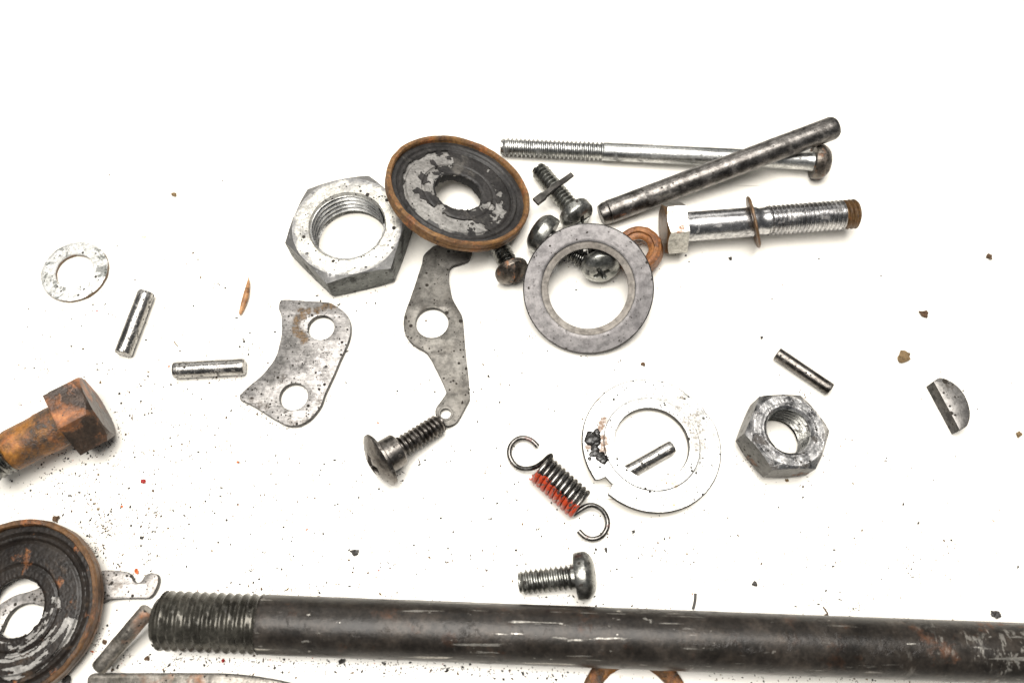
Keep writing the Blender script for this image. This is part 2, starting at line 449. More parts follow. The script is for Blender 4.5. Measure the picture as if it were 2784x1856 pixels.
M['hook'] = worn('pitted_plate', (0.34, 0.315, 0.29), (0.52, 0.495, 0.475), ns=160, metal=0.7, rough=(0.4, 0.5), dirt=(0.13, 0.085, 0.045), dirt_t=(0.50, 0.66), dirt_s=120, spk=[(900, 0.5), (1600, 0.5)], bump=0.35, g=0.62)
M['pin'] = worn('bright_pin_steel', (0.24, 0.23, 0.215), (0.56, 0.545, 0.52), ns=260, metal=1.0, rough=(0.2, 0.34), dirt=(0.04, 0.034, 0.026), dirt_t=(0.57, 0.64), dirt_s=420, spk=[(900, 0.5), (1600, 0.45)], bump=0.3, streak=(1, 1, 0.4), g=0.9)
M['rod'] = worn('mottled_rod_steel', (0.075, 0.068, 0.062), (0.34, 0.32, 0.30), ns=330, metal=1.0, rough=(0.28, 0.42), dirt=(0.03, 0.026, 0.022), dirt_t=(0.54, 0.66), dirt_s=260, rust=(0.70, 0.76), rust_s=200, spk=(900, 0.35), bump=0.25, contrast=(0.34, 0.64), g=0.7)

def shaft_wear(n, col, cover):
    x, y, z = sep_xyz(n)
    long_ = n.mapping(n.raw, (900, 900, 55)); wide = n.mapping(n.raw, (300, 300, 900))
    bare = n.math('MULTIPLY', n.step(n.noise(1.0, 5, 0.6, long_), 0.615, 0.65), n.step(n.noise(38, 3, 0.5), 0.46, 0.54))
    far = n.math('MULTIPLY', n.math('SUBTRACT', z, 0.165), 25.0, clamp=True)
    rub = n.math('MULTIPLY', n.math('MULTIPLY', n.step(n.noise(1.0, 6, 0.65, wide), 0.54, 0.57), n.step(n.noise(75, 4, 0.6), 0.50, 0.56)), far)
    bare = n.math('MAXIMUM', bare, rub)
    nick = n.math('MULTIPLY', n.step(n.noise(1.0, 5, 0.6, n.mapping(n.raw, (650, 650, 330))), 0.66, 0.685), n.step(n.noise(45, 3, 0.5), 0.47, 0.53))
    bare = n.math('MAXIMUM', bare, nick)
    rustm = n.math('MULTIPLY', n.step(n.noise(110, 7, 0.7), 0.58, 0.66), n.math('MULTIPLY_ADD', far, 0.75, 0.2))
    col = n.mix(rustm, col, n.ramp(n.noise(420, 5, 0.7), [(0.35, (0.03, 0.012, 0.006)), (0.65, (0.16, 0.06, 0.02))]))
    mott = n.ramp(n.noise(150, 8, 0.72), [(0.36, (0.45, 0.42, 0.40)), (0.50, (1.0, 0.95, 0.90)), (0.66, (1.7, 1.55, 1.4))])
    col = n.mix(0.8, col, mott, 'MULTIPLY')
    bare = n.math('MULTIPLY', bare, n.ramp(n.noise(1300, 4, 0.7), [(0.34, 0.3), (0.54, 1.0)]))
    col = n.mix(bare, col, (0.40, 0.38, 0.34))
    return col, n.math('MAXIMUM', cover, n.math('MULTIPLY', rustm, 0.8)), bare
M['shaft'] = worn('blackened_shaft', (0.021, 0.018, 0.015), (0.054, 0.047, 0.041), ns=130, metal=0.25, rough=(0.28, 0.42), dirt=(0.012, 0.010, 0.008), dirt_t=(0.56, 0.72), dirt_s=200, spk=None, bump=0.55, spec=0.35, gloss_dirt=0.25, paint=shaft_wear, g=0.62)
M['shaft_thread'] = worn('blackened_thread', (0.022, 0.020, 0.016), (0.075, 0.070, 0.058), ns=200, metal=0.6, rough=(0.2, 0.34), dirt=(0.012, 0.010, 0.008), dirt_t=(0.58, 0.72), dirt_s=260, rust=(0.72, 0.78), bump=0.25, gloss_dirt=0.2, g=1.15)
M['chrome'] = worn('plated_bolt', (0.40, 0.395, 0.40), (0.70, 0.69, 0.68), ns=160, metal=1.0, rough=(0.2, 0.34), dirt=(0.08, 0.07, 0.06), dirt_t=(0.58, 0.68), dirt_s=330, rust=(0.63, 0.70), rust_s=190, bump=0.12, g=0.85)
M['chrome_head'] = worn('plated_bolt_head', (0.42, 0.40, 0.36), (0.74, 0.72, 0.66), ns=160, metal=0.85, rough=(0.25, 0.4), dirt=(0.10, 0.09, 0.07), dirt_t=(0.58, 0.70), dirt_s=260, rust=(0.60, 0.67), rust_s=210, bump=0.15)
M['longscrew'] = worn('zinc_screw', (0.26, 0.265, 0.26), (0.62, 0.62, 0.60), ns=230, metal=1.0, rough=(0.26, 0.42), dirt=(0.05, 0.05, 0.045), dirt_t=(0.55, 0.66), dirt_s=330, bump=0.15, streak=(1, 1, 0.25), g=0.9)
M['screw'] = worn('oily_screw_steel', (0.09, 0.09, 0.085), (0.36, 0.355, 0.33), ns=300, metal=1.0, rough=(0.18, 0.34), dirt=(0.022, 0.019, 0.016), dirt_t=(0.56, 0.66), dirt_s=360, spk=(900, 0.35), bump=0.2)
M['screw_light'] = worn('zinc_screw_light', (0.20, 0.20, 0.182), (0.52, 0.52, 0.485), ns=260, metal=0.95, rough=(0.22, 0.4), dirt=(0.035, 0.032, 0.026), dirt_t=(0.58, 0.68), dirt_s=260, spk=(800, 0.42), bump=0.22, g=0.72)
M['screw_rust'] = worn('rusted_screw_head', (0.07, 0.058, 0.047), (0.24, 0.21, 0.18), ns=300, metal=0.9, rough=(0.3, 0.45), dirt=(0.03, 0.022, 0.016), dirt_t=(0.54, 0.64), dirt_s=260, rust=(0.55, 0.66), rust_s=230, bump=0.4)
M['truss'] = worn('brown_steel', (0.10, 0.088, 0.077), (0.34, 0.315, 0.29), ns=230, metal=1.0, rough=(0.24, 0.38), dirt=(0.03, 0.025, 0.02), dirt_t=(0.57, 0.67), dirt_s=300, spk=(900, 0.4), bump=0.25, g=0.64)
M['rust'] = worn('heavy_rust', (0.17, 0.066, 0.015), (0.50, 0.215, 0.036), ns=200, metal=0.1, rough=(0.45, 0.6), dirt=(0.026, 0.020, 0.016), dirt_t=(0.465, 0.575), dirt_s=170, rust=(0.52, 0.66), rust_s=200, spk=(700, 0.3), bump=0.9, gloss_dirt=0.0, g=0.72)
M['rust_dark'] = worn('dark_rust', (0.030, 0.022, 0.017), (0.085, 0.052, 0.034), ns=200, metal=0.3, rough=(0.34, 0.5), dirt=(0.018, 0.015, 0.013), dirt_t=(0.54, 0.64), dirt_s=160, rust=(0.50, 0.60), rust_s=95, spk=(700, 0.3), bump=0.85, gloss_dirt=0.1)
M['rust_rim'] = worn('rusted_rim', (0.13, 0.060, 0.020), (0.30, 0.155, 0.050), ns=170, metal=0.1, rough=(0.5, 0.65), dirt=(0.042, 0.019, 0.009), dirt_t=(0.52, 0.66), dirt_s=170, rust=(0.52, 0.64), rust_s=150, bump=0.9, gloss_dirt=0.05, g=0.75)
M['rim_brown'] = worn('brown_rim', (0.085, 0.042, 0.018), (0.24, 0.12, 0.045), ns=150, metal=0.2, rough=(0.4, 0.55), dirt=(0.035, 0.020, 0.012), dirt_t=(0.50, 0.64), dirt_s=140, rust=(0.60, 0.70), rust_s=140, bump=0.5, gloss_dirt=0.05, g=0.65)
M['rust_ring'] = worn('rusted_collar', (0.15, 0.055, 0.018), (0.32, 0.135, 0.042), ns=260, metal=0.2, rough=(0.4, 0.55), dirt=(0.025, 0.014, 0.009), dirt_t=(0.54, 0.66), dirt_s=230, rust=(0.52, 0.64), rust_s=190, bump=0.6, gloss_dirt=0.1, g=0.9)
M['brown_rust'] = worn('brown_rust', (0.09, 0.048, 0.020), (0.24, 0.135, 0.055), ns=260, metal=0.35, rough=(0.35, 0.5), dirt=(0.028, 0.018, 0.012), dirt_t=(0.52, 0.64), dirt_s=260, rust=(0.58, 0.68), rust_s=230, bump=0.5, gloss_dirt=0.1)
M['floor_metal'] = worn('bared_metal', (0.25, 0.238, 0.222), (0.44, 0.425, 0.40), ns=150, metal=0.5, rough=(0.4, 0.5), dirt=(0.09, 0.08, 0.07), dirt_t=(0.57, 0.68), dirt_s=300, spk=(900, 0.3), bump=0.25, g=0.85)
M['rubber'] = worn('perished_rubber', (0.026, 0.024, 0.023), (0.066, 0.061, 0.058), ns=190, metal=0.0, rough=(0.42, 0.58), dirt=(0.12, 0.11, 0.095), dirt_t=(0.58, 0.76), dirt_s=170, bump=0.35, gloss_dirt=0.1, spec=0.3, g=0.5)
M['rubber_rust'] = worn('perished_rubber_rusty', (0.016, 0.012, 0.010), (0.050, 0.039, 0.031), ns=140, metal=0.0, rough=(0.32, 0.5), dirt=(0.085, 0.055, 0.034), dirt_t=(0.57, 0.72), dirt_s=150, rust=(0.61, 0.71), rust_s=170, bump=0.4, gloss_dirt=0.1, spec=0.3, g=0.42)
M['blackgap'] = plain('black_grease', (0.006, 0.0055, 0.005), 0.8)
M['key'] = worn('key_steel', (0.20, 0.19, 0.178), (0.34, 0.325, 0.31), ns=160, metal=0.8, rough=(0.38, 0.5), dirt=(0.05, 0.042, 0.034), dirt_t=(0.58, 0.68), dirt_s=300, spk=[(420, 0.42), (1100, 0.42)], bump=0.25, g=0.8)
M['wire'] = worn('grey_wire_steel', (0.12, 0.11, 0.092), (0.32, 0.295, 0.26), ns=260, metal=0.8, rough=(0.3, 0.42), dirt=(0.04, 0.03, 0.02), dirt_t=(0.55, 0.67), dirt_s=200, rust=(0.58, 0.74), rust_s=90, spk=(800, 0.38), bump=0.3, g=1.0)

def spring_paint(n, col, cover):
    sep = n.t.nodes.new('ShaderNodeSeparateXYZ'); n.lk(n.raw, sep.inputs[0])
    e = n.math('MULTIPLY_ADD', n.math('SUBTRACT', n.noise(500, 6, 0.65), 0.5), 0.0065, sep.outputs['X'])
    m = n.math('LESS_THAN', e, -0.0018)
    ends = n.math('MULTIPLY', n.math('GREATER_THAN', sep.outputs['Z'], -0.0002), n.math('LESS_THAN', sep.outputs['Z'], 0.0142))
    m = n.math('MULTIPLY', m, ends)
    m = n.math('MULTIPLY', m, n.math('SUBTRACT', 1.0, n.step(n.noise(1100, 6, 0.7), 0.515, 0.56)))
    return n.mix(m, col, (0.37, 0.036, 0.007)), n.math('MAXIMUM', cover, m)
M['spring'] = worn('spring_wire', (0.16, 0.15, 0.14), (0.44, 0.42, 0.39), ns=300, metal=1.0, rough=(0.2, 0.34), dirt=(0.025, 0.02, 0.018), dirt_t=(0.57, 0.66), dirt_s=330, spk=(1100, 0.35), bump=0.2, paint=spring_paint, gloss_dirt=0.2)
M['hookwire'] = worn('spring_hook_wire', (0.06, 0.055, 0.05), (0.26, 0.25, 0.235), ns=300, metal=1.0, rough=(0.2, 0.34), dirt=(0.10, 0.016, 0.010), dirt_t=(0.60, 0.68), dirt_s=200, bump=0.2, gloss_dirt=0.2)
M['husk'] = worn('dry_husk', (0.16, 0.065, 0.02), (0.46, 0.24, 0.10), ns=500, metal=0.0, rough=(0.5, 0.6), dirt=(0.05, 0.02, 0.008), dirt_t=(0.55, 0.65), dirt_s=600, bump=0.5, streak=(1, 1, 0.12), g=1.0)
M['grit'] = plain('black_grit', (0.022, 0.019, 0.016), 0.55)
M['grit_brown'] = plain('brown_grit', (0.075, 0.040, 0.018), 0.8)
M['grit_tan'] = plain('tan_grit', (0.15, 0.098, 0.045), 0.85)
M['grit_orange'] = plain('orange_flake', (0.50, 0.10, 0.018), 0.6)
M['grit_red'] = plain('red_flake', (0.30, 0.012, 0.010), 0.5)
M['tar'] = plain('tar', (0.013, 0.012, 0.011), 0.16)

# ------------------------------------------------------------------ the table top
TX, TY = 0.42, 0.42
v = [(-TX, -0.2, 0), (TX, -0.2, 0), (TX, TY, 0), (-TX, TY, 0), (-TX, -0.2, -0.02), (TX, -0.2, -0.02), (TX, TY, -0.02), (-TX, TY, -0.02)]
tb = obj('table_top', mesh('table_top', v, [(0, 1, 2, 3), (4, 5, 6, 7), (0, 1, 5, 4), (1, 2, 6, 5), (2, 3, 7, 6), (3, 0, 4, 7)], 0), M['table'])
tb['kind'] = 'structure'

# grit that clings to a thing: many specks, one part of the thing
def chunk(rnd, c, s, V, F, flat=0.7):
    k = len(V)
    dirs = [(1,0,0),(-1,0,0),(0,1,0),(0,-1,0),(0,0,1),(0,0,-1)]
    st = rnd.uniform(0.6, 1.7); a = rnd.uniform(0, 6.28); ca, sa = math.cos(a), math.sin(a)
    for d in dirs:
        r = s * rnd.uniform(0.6, 1.25)
        x, y, z = d[0]*r*st, d[1]*r/st, d[2]*r*flat
        V.append((c[0]+x*ca-y*sa, c[1]+x*sa+y*ca, c[2]+z))
    for t in ((0,2,4),(2,1,4),(1,3,4),(3,0,4),(2,0,5),(1,2,5),(3,1,5),(0,3,5)): F.append(tuple(k+i for i in t))

def cling(o, count, size=(0.03, 0.17), seed=0, up=0.3, edge=0.0):
    """specks of dirt stuck on the upward faces of a mesh"""
    rnd = random.Random(seed); me = o.data; mw = o.matrix_world
    me.calc_loop_triangles(); tr = []
    R3 = mw.to_3x3()
    for t in me.loop_triangles:
        if (R3 @ t.normal).z > up: tr.append((t.area, t))
    if not tr: return
    V, F = [], []
    for t in rnd.choices([b for _, b in tr], weights=[a for a, _ in tr], k=int(count*1.8)):
        a, b, c = [me.vertices[i].co for i in t.vertices]
        u, w_ = rnd.random(), rnd.random()
        if u + w_ > 1: u, w_ = 1-u, 1-w_
        p = a + (b-a)*u + (c-a)*w_
        chunk(rnd, p, (size[0] + (size[1]-size[0])*rnd.random()**2.2)*MM, V, F)
    g = obj('grit', mesh('grit', V, F, 0), M['grit'], o if o.parent is None else o.parent)
    if o.parent is not None: g.matrix_local = o.matrix_local
    g['kind'] = 'stuff'

def upd(): bpy.context.view_layer.update()

# ------------------------------------------------------------------ big zinc nut
rot = Matrix.Rotation(math.radians(15), 4, 'Z')
me = hexbody(15.2, 10.5, 9.9, 15.0, seed=3, amp=0.10, rim=0.7)
mw = rest(me, rot, 0, 0); mw.translation = P(944, 613, 10.5); mw.translation.z = 0
t = thing('hex_nut', 'large flat zinc hex nut with wide threaded hole, touching the rusty cup', 'nut', mw)
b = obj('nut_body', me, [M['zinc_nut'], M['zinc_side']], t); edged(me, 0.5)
obj('nut_thread', thread(9.85, 1.9, 0.5, 10.1, depth=1.15, n=72, inward=True, taper=0, caps=False), M['zinc_thread'], t)
upd(); cling(b, 150, seed=1)

# ------------------------------------------------------------------ M12 nut on the right
rot = Matrix.Rotation(math.radians(5), 4, 'Y') @ Matrix.Rotation(math.radians(-2), 4, 'X') @ Matrix.Rotation(math.radians(3), 4, 'Z')
me = hexbody(9.6, 9.6, 5.7, 9.0, seed=5, amp=0.10, rim=0.7, slope=0.7)
low = min((rot @ v.co).z for v in me.vertices); mw = rot.copy()
top = rot @ Vector((0, 0, 9.6*MM)); c = P(2146, 1169, (top.z - low)/MM); mw.translation = c - top
t = thing('hex_nut', 'small thick steel hex nut with rusty corners, on the right below a pin', 'nut', mw)
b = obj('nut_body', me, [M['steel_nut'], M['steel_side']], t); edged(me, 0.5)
obj('nut_thread', thread(5.55, 1.5, 0.6, 9.0, depth=0.95, n=60, inward=True, taper=0, caps=False), M['screw'], t)
upd(); cling(b, 60, seed=2)

# ------------------------------------------------------------------ rusty cups with perished rubber
def cup(name, label, mw, keep, rubber, seed, rimmat, R=20.6, deep=4.8):
    t = thing(name, label, 'seal cup', mw)
    rim = [(R-1.6, -2.4), (R-1.5, -0.6), (R-1.15, -0.05), (R-0.35, 0.0), (R, -0.35), (R+0.05, -1.7), (R-0.25, -2.0), (R-0.05, -2.3), (R-0.1, -3.2), (R-0.6, -3.5), (R-1.2, -3.4)]
    r_ = obj('rim', lathe(fine(rim, 0.3), 150, True, 0.16, seed, sc_=330), rimmat, t)
    fl = [(7.1, -3.0), (7.0, -1.9), (7.4, -1.7), (9.5, -1.75), (9.8, -2.25), (10.4, -2.25), (10.7, -1.8), (14.8, -2.0), (15.2, -2.6), (17.6, -2.6), (R-1.05, -2.4), (R-1.1, -3.3), (12, -3.3)]
    cf = obj('cup_floor', lathe(fine(fl, 0.5), 120, True, 0.07, seed+1), M['floor_metal'], t)
    # what is left of the rubber, a film over the floor with torn edges
    NR, NA = 84, 420; r0, r1 = 6.75, R-1.0
    def fz(r):
        pr = [(6.7, -1.85), (7.4, -1.55), (9.6, -1.55), (10.1, -1.85), (10.6, -1.55), (14.9, -1.75), (15.6, -2.2), (16.2, -1.6), (16.9, -1.5), (17.3, -2.0), (17.8, -1.55), (R-1.5, -1.6), (R-0.9, -1.3)]
        for (a, za), (b_, zb) in zip(pr, pr[1:]):
            if a <= r <= b_: return za + (zb-za)*(r-a)/(b_-a)
        return pr[-1][1]
    idx = {}; V, F = [], []
    on = [[False]*NA for _ in range(NR)]
    for i in range(NR):
        r = r0 + (r1-r0)*(i+0.5)/NR
        for j in range(NA):
            a = 2*math.pi*(j+0.5)/NA
            p = Vector((r*math.cos(a), r*math.sin(a), seed*2.0))
            nz = noise.fractal(p*0.24, 1.0, 2.1, 4)*1.25 if seed == 11 else noise.fractal(Vector((r*0.75, a*1.9, seed)), 1.0, 2.1, 4)*1.2
            ja = a + 0.14*noise.noise(p*0.6) + 0.04*noise.noise(p*2.2); jr = r + 0.7*noise.noise(p*0.45 + Vector((9, 2, 1))) + 0.2*noise.noise(p*2.0)
            on[i][j] = keep(jr, math.degrees(ja) % 360, nz)
    def vid(i, j, lvl):
        k = (i, j % NA, lvl)
        if k not in idx:
            r = r0 + (r1-r0)*i/NR; a = 2*math.pi*j/NA
            q = Vector((r*math.cos(a), r*math.sin(a), seed))
            r += 0.12*noise.noise(q*2.3); a += 0.012*noise.noise(q*2.0+Vector((5, 5, 5)))
            z = (fz(r) + 0.05*noise.noise(q*1.6)) if lvl else -2.3
            if i == 0 and lvl: z = fz(r) - 0.1
            idx[k] = len(V); V.append((r*MM*math.cos(a), r*MM*math.sin(a), z*MM))
        return idx[k]
    for i in range(NR):
        for j in range(NA):
            if not on[i][j]: continue
            F.append((vid(i, j, 1), vid(i+1, j, 1), vid(i+1, j+1, 1), vid(i, j+1, 1)))
            if i == 0 or not on[i-1][j]: F.append((vid(i, j, 1), vid(i, j+1, 1), vid(i, j+1, 0), vid(i, j, 0)))
            if i == NR-1 or not on[i+1][j]: F.append((vid(i+1, j, 1), vid(i+1, j, 0), vid(i+1, j+1, 0), vid(i+1, j+1, 1)))
            if not on[i][j-1]: F.append((vid(i, j, 1), vid(i, j, 0), vid(i+1, j, 0), vid(i+1, j, 1)))
            if not on[i][(j+1) % NA]: F.append((vid(i, j+1, 1), vid(i+1, j+1, 1), vid(i+1, j+1, 0), vid(i, j+1, 0)))
    o = obj('rubber_lining', mesh('m', V, F, 40), rubber, cf); o['label'] = 'torn dark rubber lining, flaked off in patches'
    # ragged lip of rubber at the hole
    rnd = random.Random(seed); rs = []
    n = 130
    for (k, zz) in ((7.45, -1.66), (7.0, -1.75), (6.85, -2.6), (6.8, -deep+0.6), (6.9, -deep), (7.6, -deep+0.2), (7.6, -3.0)):
        rs.append([Vector(((k+0.55*noise.noise(Vector((math.cos(2*math.pi*j/n)*4, math.sin(2*math.pi*j/n)*4, seed+k*0.3)))+0.14*rnd.uniform(-1, 1))*MM*math.cos(2*math.pi*j/n), (k+0.55*noise.noise(Vector((math.cos(2*math.pi*j/n)*4, math.sin(2*math.pi*j/n)*4, seed+k*0.3))))*MM*math.sin(2*math.pi*j/n), zz*MM)) for j in range(n)])
    v_, f_ = rings(rs, True); obj('hole_lip', mesh('m', v_, f_, 60), M['blackgap'], cf)
    upd(); cling(r_, 90, seed=seed+7, size=(0.06, 0.16))
    return t

def viewbasis(px, py, z=0):
    vdir = (CAM - P(px, py, z)).normalized()
    up = Vector((0, CT, ST)); up = (up - vdir*up.dot(vdir)).normalized()
    right = up.cross(vdir); return vdir, right, up
vd, rt, upv = viewbasis(1251, 509, 8)
ang = math.radians(47)
nrm = vd*math.cos(ang) + (rt*math.sin(math.radians(20)) + upv*math.cos(math.radians(20)))*math.sin(ang)
# local x of the cup along the long axis of its outline
xa = rt*math.cos(math.radians(20)) - upv*math.sin(math.radians(20)); xa = (xa - nrm*xa.dot(nrm)).normalized(); ya = nrm.cross(xa)
R = Matrix((xa, ya, nrm)).transposed().to_4x4()
lowz = -20.6*math.sqrt(max(0, 1-nrm.z**2)) - 3.4*nrm.z
mw = R.copy(); mw.translation = P(1251, 509, -lowz + 0.2)
def keep1(r, a, nz):                                  # a: 0 = image right, 90 = image up
    if r > 15.9 + 0.5*nz: return True
    if 118 < a < 300 and r > 10.2: return nz > 0.52 or (r > 14.8 and nz > 0.2 and a > 225)
    if 300 <= a < 335 and r > 10.6: return nz > 0.0
    if 135 < a < 255 and r <= 10.2: return nz > 0.22
    if (a > 335 or a < 40) and 11.0 < r < 13.2: return nz > 0.42
    if a > 335 and r < 14.5: return nz > 0.0
    return nz > -0.75
cup('seal_cup', 'rust-rimmed round cup tipped up beside the large nut, dark flaking inside', mw, keep1, M['rubber'], 11, M['rust_rim'])

mw = Matrix.Rotation(math.radians(-4), 4, 'Y') @ Matrix.Rotation(math.radians(2), 4, 'X'); mw.translation = P(31, 1651, 5.9)
def keep2(r, a, nz):
    if r > 15.9: return True
    if 258 < a < 350 and 11.4 < r: return nz > -0.02
    if (a > 268 or a < 14) and 8.4 < r < 11.2: return nz > 0.02
    if 240 < a < 350 and r < 8.2: return nz > 0.15
    return nz > -1.05
cup('seal_cup', 'dark rust-rimmed round cup cut off by the left edge, over the hooked plate', mw, keep2, M['rubber_rust'], 23, M['rim_brown'], deep=3.6)

# ------------------------------------------------------------------ big ground ring leaning on the screws
vd, rt, upv = viewbasis(1599, 784, 8)
nrm = (vd*0.86 + Vector((0, 0, 1))*0.14).normalized()
rot = tilted(nrm)
prof = [(10.75, 0.0), (10.7, 1.35), (11.0, 1.62), (12.35, 1.78), (12.5, 1.74), (12.6, 2.0), (17.2, 2.0), (17.5, 1.75), (17.55, 0.3), (17.3, 0.0)]
me = lathe(prof, 160, True, 0.03, 4)
low = min((rot @ v.co).z for v in me.vertices); mw = rot.copy(); off = rot @ Vector((0, 0, 2*MM))
mw.translation = P(1599, 784, (off.z - low)/MM) - off
t = thing('ring_washer', 'large grey ground steel ring leaning on the pile of screws', 'ring', mw)
outer = lathe(fine([(12.55, 0.0), (12.55, 1.95), (12.65, 2.0), (17.2, 2.0), (17.5, 1.75), (17.55, 0.3), (17.3, 0.0)], 0.8), 160, True, 0.03, 4)
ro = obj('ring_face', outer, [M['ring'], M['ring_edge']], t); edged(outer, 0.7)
lip = [(10.75, 0.0), (10.7, 1.5)] + [(10.75 + 1.75*i/14, 1.64 + 0.12*i/14 + (0.006 if i % 2 else 0)) for i in range(15)] + [(12.53, 1.6), (12.53, 0.0)]
obj('inner_lip', lathe(lip, 160, True, 0.0), M['ring_lip'], t)
upd(); cling(ro, 170, seed=4, size=(0.03, 0.14))

# ------------------------------------------------------------------ screws
def bolt_thing(name, label, cat, A, B, spin=0.0):
    return thing(name, label, cat, frame(A, B, spin)), (B - A).length / MM

# long screw at the top: A = thread tip, B = head top
A, B = P(1362, 399, 3.0), P(2256, 441, 4.9)
t, L = bolt_thing('long_screw', 'long slim zinc machine screw with rusty round head, lying under the plain rod', 'screw', A, B)
LT = L * 0.315
obj('thread', thread(2.75, 1.25, 0, LT, depth=0.66, n=40, amp=0.03, seed=2), M['longscrew'], t)
obj('shank', lathe(fine([(2.3, LT-0.4), (2.62, LT), (2.66, LT+1), (2.62, L*0.72), (2.5, L*0.80), (2.55, L-7.5), (2.7, L-5.5), (2.9, L-4.9)], 2), 40, False, 0.03, 1), M['longscrew'], t)
h = obj('head', crossface(5.0, 2.4, 2.6, sw=0.6, sl=2.2, depth=1.4, kind='pan', seed=6, amp=0.08), M['screw_rust'], t)
h.matrix_local = Matrix.Translation((0, 0, (L-2.4)*MM))
upd(); cling(h, 20, seed=9)

# plain rod lying across it
A, B = P(1632, 585, 3.4), P(2275, 344, 12.0)
t, L = bolt_thing('plain_rod', 'mottled dark steel rod propped across the long zinc screw', 'rod', A, B)
r = 3.35
ro = obj('rod_body', lathe(fine([(0.01, 0), (r-0.75, 0), (r-0.6, 0.1), (r-0.12, 1.5), (r-0.10, 2.3), (r-0.25, 2.5), (r, 2.75), (r, L-13), (r+0.04, L-12.6), (r, L-12), (r, L-1.5), (r-0.25, L-0.7), (r-0.8, L-0.15), (r-1.3, L), (0.01, L+0.05)], 1.6), 48, False, 0.05, 3), M['rod'], t)
upd(); cling(ro, 90, seed=12, size=(0.05, 0.11))

# shoulder bolt with a loose washer
A, B = P(1802, 622, 6.7), P(2331, 581, 7.9)
t, L = bolt_thing('hex_bolt', 'shiny plated hex bolt with rusty tip, carrying a loose brown washer', 'bolt', A, B, math.radians(8))
me = hexbody(6.5, 6.0, 0, 6.3, ch_top=False, ch_bot=True, n=96, amp=0.05, seed=7)
h = obj('head', me, [M['chrome_head'], M['brown_rust']], t)
for p in me.polygons: p.material_index = 1 if p.normal.z < -0.5 else 0  # end face: rust stain plus its turned-away shade, both put into the colour
zt = L * 0.535
obj('shank', lathe(fine([(4.1, 5.9), (4.15, 6.4), (4.1, 7), (4.1, zt-4.5), (4.1, zt-3.2), (3.75, zt-2.6), (3.75, zt-1.2), (3.9, zt)], 1.5), 48, False, 0.025, 2), M['chrome'], t)
bth = obj('thread', thread(4.15, 1.25, zt, L-4.3, depth=0.62, n=40, amp=0.02, taper=0), M['chrome'], t)
o = obj('rusty_tip', thread(4.12, 1.25, L-4.3, L-0.7, depth=0.62, n=40, amp=0.06, seed=5, taper=0), M['brown_rust'], bth); o['label'] = 'brown rusty end of the thread'
obj('tip_chamfer', lathe([(3.3, L-1.6), (3.95, L-0.8), (3.6, L-0.3), (3.0, L), (0.02, L)], 44, False, 0.05, 2), M['brown_rust'], bth)
ax = (B - A).normalized(); up = Vector((0, 0, 1))
wn = ax*math.cos(math.radians(15)) + up*math.sin(math.radians(15)) + Vector((0, 0.06, 0))
rotw = tilted(wn)
me = lathe([(4.5, -0.45), (4.5, 0.45), (4.7, 0.5), (7.0, 0.42), (7.35, 0.2), (7.35, -0.2), (7.0, -0.42), (4.7, -0.5)], 64, True, 0.12, 8)
mw = rotw.copy(); mw.translation = P(2048, 604, 7.45)
ws = obj('flat_washer', me, M['brown_rust'], None, mw); tag(ws, 'small rusty brown washer standing on edge around the plated hex bolt', 'washer')

# the heap of pan-head screws by the ring
def pan_screw(label, A, B, R, dome, edge, rt_, thmat, hmat, seed, spin=0.0, slot='pan', pitch=1.25, neck=0.8, name='pan_head_screw'):
    """B = top of the head, A = tip"""
    t, L = bolt_thing(name, label, 'screw', A, B, spin)
    zb = L - dome - edge
    obj('thread', thread(rt_, pitch, 0, zb - neck, depth=0.78, n=40, amp=0.03, seed=seed), thmat, t)
    obj('neck', lathe([(rt_*0.8, zb-neck-0.3), (rt_*0.93, zb-neck), (rt_*0.93, zb+0.3)], 36, False), thmat, t)
    h = obj('head', crossface(R, dome, edge, sw=0.75, sl=2.4, depth=1.9 if slot == 'pan' else 1.1, kind=slot, seed=seed, amp=0.07), hmat, t)
    h.matrix_local = Matrix.Translation((0, 0, (L-dome)*MM))
    upd(); cling(h, 22, seed=seed+40)
    return t
pan_screw('pan-head screw in the heap pointing up and left, with a thin strip across its thread', P(1463, 459, 2.9), P(1583, 602, 5.0), 4.9, 1.9, 2.6, 2.65, M['screw_light'], M['screw_light'], 31)
pan_screw('pan-head screw with shiny round head at the upper left of the grey ring', P(1622, 728, 3.0), P(1449, 619, 5.8), 5.7, 2.3, 3.1, 2.75, M['screw'], M['screw_light'], 32)
pan_screw('cross-slotted screw head seen through the hole of the grey ring', P(1618, 640, 3.0), P(1636, 744, 7.2), 5.2, 1.8, 2.2, 2.7, M['screw'], M['screw_light'], 33, spin=0.5)
pan_screw('dark screw with rusty brown head between the rusty cup and the grey ring', P(1343, 640, 2.9), P(1404, 762, 5.2), 4.7, 2.5, 1.8, 2.75, M['screw'], M['screw_rust'], 34, slot='slot', spin=1.2)
pan_screw('short loose zinc pan-head screw lying alone above the long black shaft', P(1412, 1583, 2.8), P(1619, 1560, 5.6), 5.6, 2.0, 2.7, 3.0, M['screw_light'], M['screw_light'], 35, pitch=1.22, neck=1.0)

